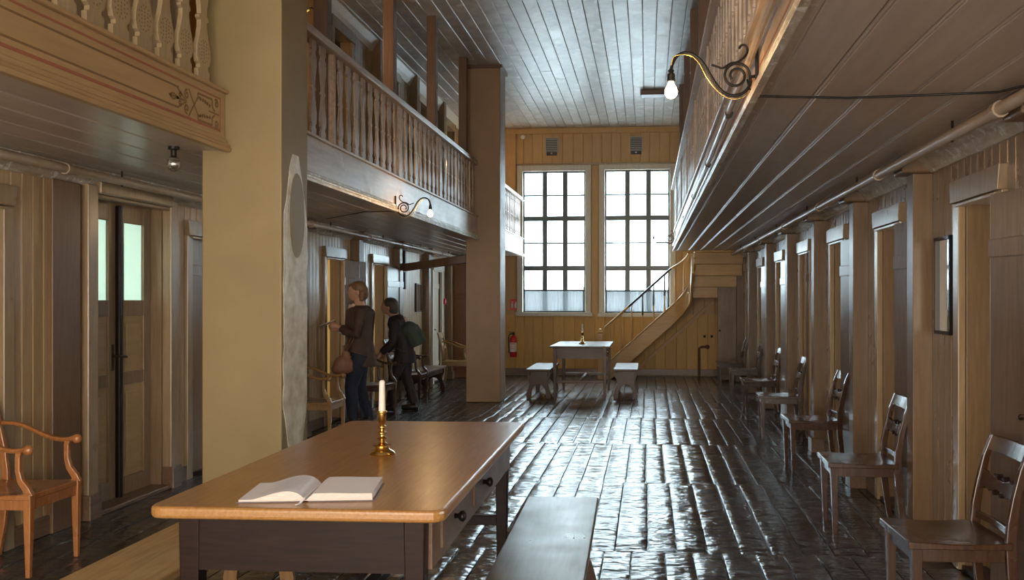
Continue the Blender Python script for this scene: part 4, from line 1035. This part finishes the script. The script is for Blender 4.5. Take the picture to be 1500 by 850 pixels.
# framed mirrors
def wall_frame(name, loc, w, h, sg, lab, gm, fm=M['iron']):
    t = tag(empty(name, loc), lab, 'mirror' if name == 'mirror' else 'picture'); f = .018
    BX('frame', fm, t, *sorted((0, sg*.025)), -w/2, -w/2+f, -h/2, h/2); BX('frame', fm, t, *sorted((0, sg*.025)), w/2-f, w/2, -h/2, h/2)
    BX('frame', fm, t, *sorted((0, sg*.025)), -w/2, w/2, h/2-f, h/2); BX('frame', fm, t, *sorted((0, sg*.025)), -w/2, w/2, -h/2, -h/2+f)
    BX('glass', gm, t, *sorted((0, sg*.012)), -w/2+f, w/2-f, -h/2+f, h/2-f)
    return t
wall_frame('mirror', (XR-.012, 5.33, 1.46), .27, .53, -1, 'narrow black framed mirror between two doors on the right wall', M['mirror'])
wall_frame('mirror', (XL+.013, 14.50, 1.42), .36, .44, 1, 'dark framed mirror on the left wall beyond the open doors', M['mirror'])
a = tag(empty('fire_call_point', (XL+.013, 16.36, 1.36)), 'small red alarm call point beside the pale door', 'alarm'); BX('housing', M['red'], a, 0, .04, -.045, .045, -.05, .05, .004); BX('button_face', M['white'], a, .04, .042, -.02, .02, -.02, .02)
b = BX('hanging_batten', M['tdark'], None, XL+.012, XL+.045, 13.60, 13.68, 1.54, 2.10, .003); tag(b, 'short dark vertical batten on the left wall', 'batten')
# sloping timber from the wall to the far pillar
d0, d1 = Vector((XL+.10, 13.28, 1.84)), Vector((-2.44, 12.84, 1.945))
q = MB(); dd_ = d1-d0; L = dd_.length; q.box(0, L, -.05, .05, -.052, .052)
o = q.build('timber_beam', M['post'], None, d0, bevel=.006); o.rotation_euler = dd_.to_track_quat('X', 'Z').to_euler(); tag(o, 'dark sloping timber reaching from the left wall to the far pillar', 'beam')
bk = BX('beam_bracket', M['post'], None, XL+.012, XL+.12, 13.22, 13.36, 1.78, 1.90, .004); tag(bk, 'small dark block holding the sloping timber on the left wall', 'bracket')
# tap pipe on the end wall
b = MB(); b.tube([(.93, YB-.05, 0), (.93, YB-.05, .50), (.97, YB-.05, .53), (1.07, YB-.05, .53)], .022, 8); b.ball((1.08, YB-.05, .53), .04)
t = thing1('water_pipe', b, M['post'], 'short upright pipe with a tap under the stairs', 'pipe', smooth='auto')
for x in (1.03, 1.16): o = MB().lathe([(.02, 0), (.025, .012), (.01, .02)], n=10).build('coat_knob', M['iron'], None, (x, YB, .72)); o.rotation_euler = (PI/2, 0, 0); tag(o, 'small round wall knob under the stairs, %s one' % ('left' if x < 1.1 else 'right'), 'knob', 'knobs under the stairs')
# tall clock case
K = tag(empty('clock_case', (-3.33, 17.02, 0)), 'tall red-brown longcase clock half hidden behind the far pillar', 'clock')
BX('plinth', M['clock'], K, -.20, .20, -.20, .20, 0, .30, .006); BX('trunk', M['clock'], K, -.17, .17, -.17, .17, .30, 1.50, .004); BX('trunk_door', M['clock'], K, -.12, .12, -.182, -.17, .42, 1.40, .006)
MB().prism([(-.21, 1.50), (.21, 1.50), (.22, 1.54), (.20, 1.56), (.195, 1.90), (.22, 1.96), (.23, 2.0), (-.23, 2.0), (-.22, 1.96), (-.195, 1.90), (-.20, 1.56), (-.22, 1.54)], 'y', -.20, .20).build('hood', M['clock'], K, bevel=.004)

# ---------------------------------------------------------------- people
M['skin'] = plain('skin', (.55, .32, .22), .5); M['hair'] = mat('light_brown_hair', (.26, .15, .07), (.17, .09, .04), .5, 'z', 20, .4, .003, var=0)
M['hair2'] = mat('dark_grey_hair', (.10, .085, .08), (.06, .05, .045), .5, 'z', 20, .4, .003, var=0)
M['coat'] = mat('dark_brown_suede_coat', (.085, .048, .036), (.055, .03, .024), .7, None, 8, .3, .004, var=0)
M['jeans'] = mat('dark_blue_jeans', (.022, .030, .055), (.014, .018, .034), .8, None, 30, .3, .001, var=0)
M['shoe'] = plain('black_leather_shoe', (.015, .013, .013), .35); M['bag'] = plain('tan_leather_bag', (.22, .105, .06), .55)
M['scarf'] = plain('cream_collar', (.62, .50, .36), .8); M['darkcoat'] = mat('dark_plum_coat', (.035, .026, .030), (.022, .017, .020), .7, None, 8, .3, .004, var=0)
M['green'] = mat('dull_green_cloth', (.060, .085, .065), (.04, .058, .045), .8, None, 8, .3, .004, var=0)
def fused(name, m, parent, blobs, vox=.008, sm=4):
    b = MB()
    for bl in blobs:
        if bl[0] == 't': b.tube(bl[1], bl[2], 12, flat=bl[3] if len(bl) > 3 else None)
        else: b.ball(bl[1], *bl[2], n=14, m=10)
    o = b.build(name, m, parent)
    r = o.modifiers.new('remesh', 'REMESH'); r.mode = 'VOXEL'; r.voxel_size = vox; r.use_smooth_shade = True
    s = o.modifiers.new('smooth', 'SMOOTH'); s.factor = .5; s.iterations = sm
    return o
def ends(pts, r):      # rounded caps for a tube
    return pts, r
def hand(blobs, wr, fwd, side, curl=.5, thumb=1):
    """wr wrist, fwd unit vector of the palm, side unit vector towards the little finger; returns finger chains"""
    wr, fwd, side = Vector(wr), Vector(fwd).normalized(), Vector(side).normalized(); up = fwd.cross(side)
    palm = wr+fwd*.045
    blobs.append(('t', [wr, wr+fwd*.02, palm, wr+fwd*.085], [.020, .026, .033, .028], (1, .5) if abs(side.x) > 2 else None))
    for k, (o, ln) in enumerate(((-.024, .062), (-.008, .070), (.008, .066), (.024, .052))):
        p = wr+fwd*.080+side*o; a = 0; pts = [p]
        for s_ in range(3):
            a += curl*.6; pts.append(pts[-1]+(fwd*math.cos(a)-up*math.sin(a))*ln/3)
        blobs.append(('t', pts, [.0085, .008, .0075, .006]))
    p = wr+fwd*.03-side*.022
    blobs.append(('t', [p, p+(fwd*.6-side*.8)*.03, p+(fwd*.95-side*.5)*.055], [.011, .009, .007]))
def person1():
    # local frame: +x is the way she faces, y to her left, origin between the feet
    P = tag(empty('person', (-3.135, 10.20, 0), PI+.30), 'woman in dark brown coat and blue jeans reading a paper by the open door', 'person')
    bl = []
    hd = (.035, 0, 1.475)
    bl += [('b', hd, (.088, .072, .105)), ('b', (.060, 0, 1.425), (.050, .048, .052)), ('t', [(.115, 0, 1.475), (.130, 0, 1.452)], [.010, .013]), ('b', (.105, 0, 1.415), (.012, .022, .008))]
    bl += [('t', [(-.005, 0, 1.30), (.0, 0, 1.36), (.015, 0, 1.42)], [.062, .052, .052])]
    for s in (-1, 1): bl += [('b', (.02, s*.075, 1.46), (.018, .010, .026)), ('b', (.113, s*.028, 1.487), (.010, .012, .008))]
    bl += [('t', [(0, 0, .80), (-.01, 0, .95), (.0, 0, 1.12), (-.01, 0, 1.26), (-.005, 0, 1.31)], [.135, .115, .135, .135, .07], (1, .85))]
    L = {}
    for s in (-1, 1):
        fx = .10 if s > 0 else -.08
        hip = (0, s*.075, .80); kn = (.04+fx*.5, s*.085, .44); an = (fx*.9-.02, s*.085, .09)
        bl.append(('t', [hip, ((hip[0]+kn[0])/2+.01, s*.085, .62), kn, ((kn[0]+an[0])/2-.015, s*.085, .28), an], [.088, .072, .054, .050, .036])); L[s] = (hip, kn, an)
        bl.append(('t', [(an[0]-.03, an[1], .045), (an[0]+.05, an[1]+s*.005, .04), (an[0]+.15, an[1]+s*.01, .025)], [.034, .034, .022]))
        sh = (-.01, s*.165, 1.255); el = (.03, s*.20, 1.01); wr_ = (.22, s*.10, 1.075+.02*s)
        bl.append(('t', [sh, ((sh[0]+el[0])/2, s*.19, 1.13), el, ((el[0]+wr_[0])/2, s*.155, 1.035), wr_], [.052, .044, .038, .033, .024])); L[('a', s)] = (sh, el, wr_)
        hand(bl, wr_, (.9, -s*.35, .15), (0, s*.5, -.85), .9)
    fused('body', M['skin'], P, bl, .008, 3)
    # coat: torso, skirt and sleeves fused
    cb = [('t', [(-.01, 0, 1.325), (-.01, 0, 1.26), (0, 0, 1.12), (-.005, 0, .95), (0, 0, .85), (.0, 0, .72), (.0, 0, .655)], [.085, .165, .160, .145, .165, .185, .192], (1.0, .82))]
    for s in (-1, 1):
        sh, el, w_ = L[('a', s)]; w_ = tuple(Vector(el).lerp(Vector(w_), .86))
        cb.append(('b', sh, (.072, .066, .066))); cb.append(('t', [sh, ((sh[0]+el[0])/2, s*.195, 1.13), el, ((el[0]+w_[0])/2, s*.16, 1.03), w_], [.066, .060, .056, .050, .046]))
    fused('coat', M['coat'], P, cb, .010, 3)
    fused('trousers', M['jeans'], P, [('t', [L[s][0], tuple((Vector(L[s][0])+Vector(L[s][1]))/2), L[s][1], tuple((Vector(L[s][1])+Vector(L[s][2]))/2), (L[s][2][0], L[s][2][1], .10)], [.104, .090, .072, .066, .062]) for s in (-1, 1)], .010, 2)
    for s in (-1, 1):
        a = L[s][2]; fused('shoe', M['shoe'], P, [('t', [(a[0]-.05, a[1], .045), (a[0]+.05, a[1], .045), (a[0]+.17, a[1]+s*.01, .032)], [.045, .045, .032]), ('t', [(a[0]-.02, a[1], .05), (a[0]-.01, a[1], .12)], [.046, .048])], .008, 2)
    fused('hair', M['hair'], P, [('b', (.012, 0, 1.512), (.094, .082, .082)), ('b', (-.030, 0, 1.462), (.072, .080, .092)), ('t', [(.085, .0, 1.545), (.108, .0, 1.515)], [.034, .020]), ('t', [(-.03, .055, 1.47), (-.02, .062, 1.37)], [.040, .022]), ('t', [(-.03, -.055, 1.47), (-.02, -.062, 1.37)], [.040, .022])], .008, 2)
    fused('collar', M['scarf'], P, [('t', [(.06, -.05, 1.33), (.095, 0, 1.28), (.06, .05, 1.33)], [.022, .028, .022]), ('t', [(.085, 0, 1.33), (.135, 0, 1.20)], [.030, .012])], .007, 1)
    for s in (-1, 1): MB().ball((.121, s*.028, 1.487), .006, .009, .005).build('eye', M['black'], P, smooth=True)
    # sheets of paper in her hands
    pp = tag(empty('paper_sheet', (0, 0, 0)), 'folded white sheets held by the woman in the brown coat', 'paper')
    o = MB(); n = 6; vs = []
    for i in range(n+1):
        u = i/n*2-1; vs += [(-.085, u*.12, .02*abs(u)), (.085, u*.12, .02*abs(u)+.015)]
    q = o.add(vs, [(2*i, 2*i+2, 2*i+3, 2*i+1) for i in range(n)]).build('sheet', M['white'], pp, smooth=True)
    sm = q.modifiers.new('solid', 'SOLIDIFY'); sm.thickness = .003
    pp.location = P.matrix_basis @ Vector((.33, 0, 1.115)); pp.rotation_euler = (0, .45, PI+.30)
    # shoulder bag hanging in front of her hip
    bg = tag(empty('shoulder_bag', P.matrix_basis @ Vector((.17, .17, .0))), 'slouchy tan leather bag hanging from the arm of the woman in the brown coat', 'bag')
    bg.rotation_euler = (0, 0, PI+.30)
    fused('bag_body', M['bag'], bg, [('b', (0, 0, .69), (.105, .050, .10)), ('b', (.015, 0, .64), (.12, .055, .06)), ('t', [(-.03, 0, .76), (-.02, 0, .84)], [.06, .03], (1, .5))], .008, 3)
    MB().tube([(-.02, .0, .82), (-.06, -.005, .93), (-.11, -.01, 1.02), (-.125, .035, 1.03), (-.10, .05, .95), (-.03, .02, .83)], .010, 8, flat=(1.2, .5)).build('strap', M['bag'], bg, smooth='auto')
person1()
def person2():
    P = tag(empty('person', (-3.09, 11.68, 0), PI+.1), 'stooping figure in dark coat with green cloth over the back, beyond the woman', 'person')
    bl = [('b', (.13, 0, 1.30), (.088, .072, .10)), ('b', (.165, 0, 1.255), (.048, .045, .045)), ('t', [(.215, 0, 1.29), (.232, 0, 1.268)], [.009, .012]), ('t', [(.05, 0, 1.16), (.085, 0, 1.21), (.11, 0, 1.26)], [.062, .052, .052])]
    for s in (-1, 1): bl += [('b', (.12, s*.075, 1.285), (.018, .010, .024))]
    bl += [('t', [(-.08, 0, .74), (-.08, 0, .85), (-.03, 0, 1.0), (.03, 0, 1.12), (.05, 0, 1.17)], [.13, .115, .130, .130, .07], (1, .85))]
    L = {}
    for s in (-1, 1):
        fx = .12 if s > 0 else -.14
        hip = (-.07, s*.07, .76); kn = (-.01+fx*.5, s*.08, .42); an = (fx-.05, s*.08, .09)
        bl.append(('t', [hip, tuple((Vector(hip)+Vector(kn))/2), kn, tuple((Vector(kn)+Vector(an))/2), an], [.085, .07, .052, .048, .035])); L[s] = (hip, kn, an)
        bl.append(('t', [(an[0]-.03, an[1], .045), (an[0]+.05, an[1], .04), (an[0]+.15, an[1], .025)], [.034, .034, .022]))
        sh = (.03, s*.16, 1.10); el = (.05, s*.20, .86); w_ = (.20, s*.17, .72)
        bl.append(('t', [sh, tuple((Vector(sh)+Vector(el))/2), el, tuple((Vector(el)+Vector(w_))/2), w_], [.052, .044, .038, .032, .024])); L[('a', s)] = (sh, el, w_)
        hand(bl, w_, (.6, 0, -.8), (.2, s*1, 0), .6)
    fused('body', M['skin'], P, bl, .009, 3)
    cb = [('t', [(.055, 0, 1.19), (.03, 0, 1.12), (-.02, 0, 1.0), (-.07, 0, .86), (-.08, 0, .70), (-.08, 0, .60)], [.09, .155, .150, .145, .165, .175], (1, .8))]
    for s in (-1, 1):
        sh, el, w_ = L[('a', s)]; w_ = tuple(Vector(el).lerp(Vector(w_), .88)); cb += [('b', sh, (.070, .064, .064)), ('t', [sh, tuple((Vector(sh)+Vector(el))/2), el, w_], [.064, .058, .053, .044])]
    fused('coat', M['darkcoat'], P, cb, .010, 3)
    fused('trousers', M['darkcoat'], P, [('t', [L[s][0], tuple((Vector(L[s][0])+Vector(L[s][1]))/2), L[s][1], tuple((Vector(L[s][1])+Vector(L[s][2]))/2), (L[s][2][0], L[s][2][1], .09)], [.10, .086, .068, .062, .056]) for s in (-1, 1)], .010, 2)
    for s in (-1, 1):
        a = L[s][2]; fused('shoe', M['shoe'], P, [('t', [(a[0]-.05, a[1], .045), (a[0]+.05, a[1], .045), (a[0]+.17, a[1], .032)], [.045, .045, .032]), ('t', [(a[0]-.02, a[1], .05), (a[0]-.01, a[1], .12)], [.046, .048])], .009, 2)
    fused('hair', M['hair2'], P, [('b', (.10, 0, 1.33), (.098, .088, .088)), ('b', (.065, 0, 1.28), (.075, .084, .09))], .009, 2)
    fused('shawl', M['green'], P, [('b', (-.12, 0, 1.02), (.12, .17, .10)), ('t', [(-.14, 0, 1.04), (-.20, 0, .92), (-.25, 0, .82)], [.13, .15, .13], (1.1, .8))], .010, 3)
    for s in (-1, 1): MB().ball((.215, s*.028, 1.305), .006, .009, .005).build('eye', M['black'], P, smooth=True)
person2()
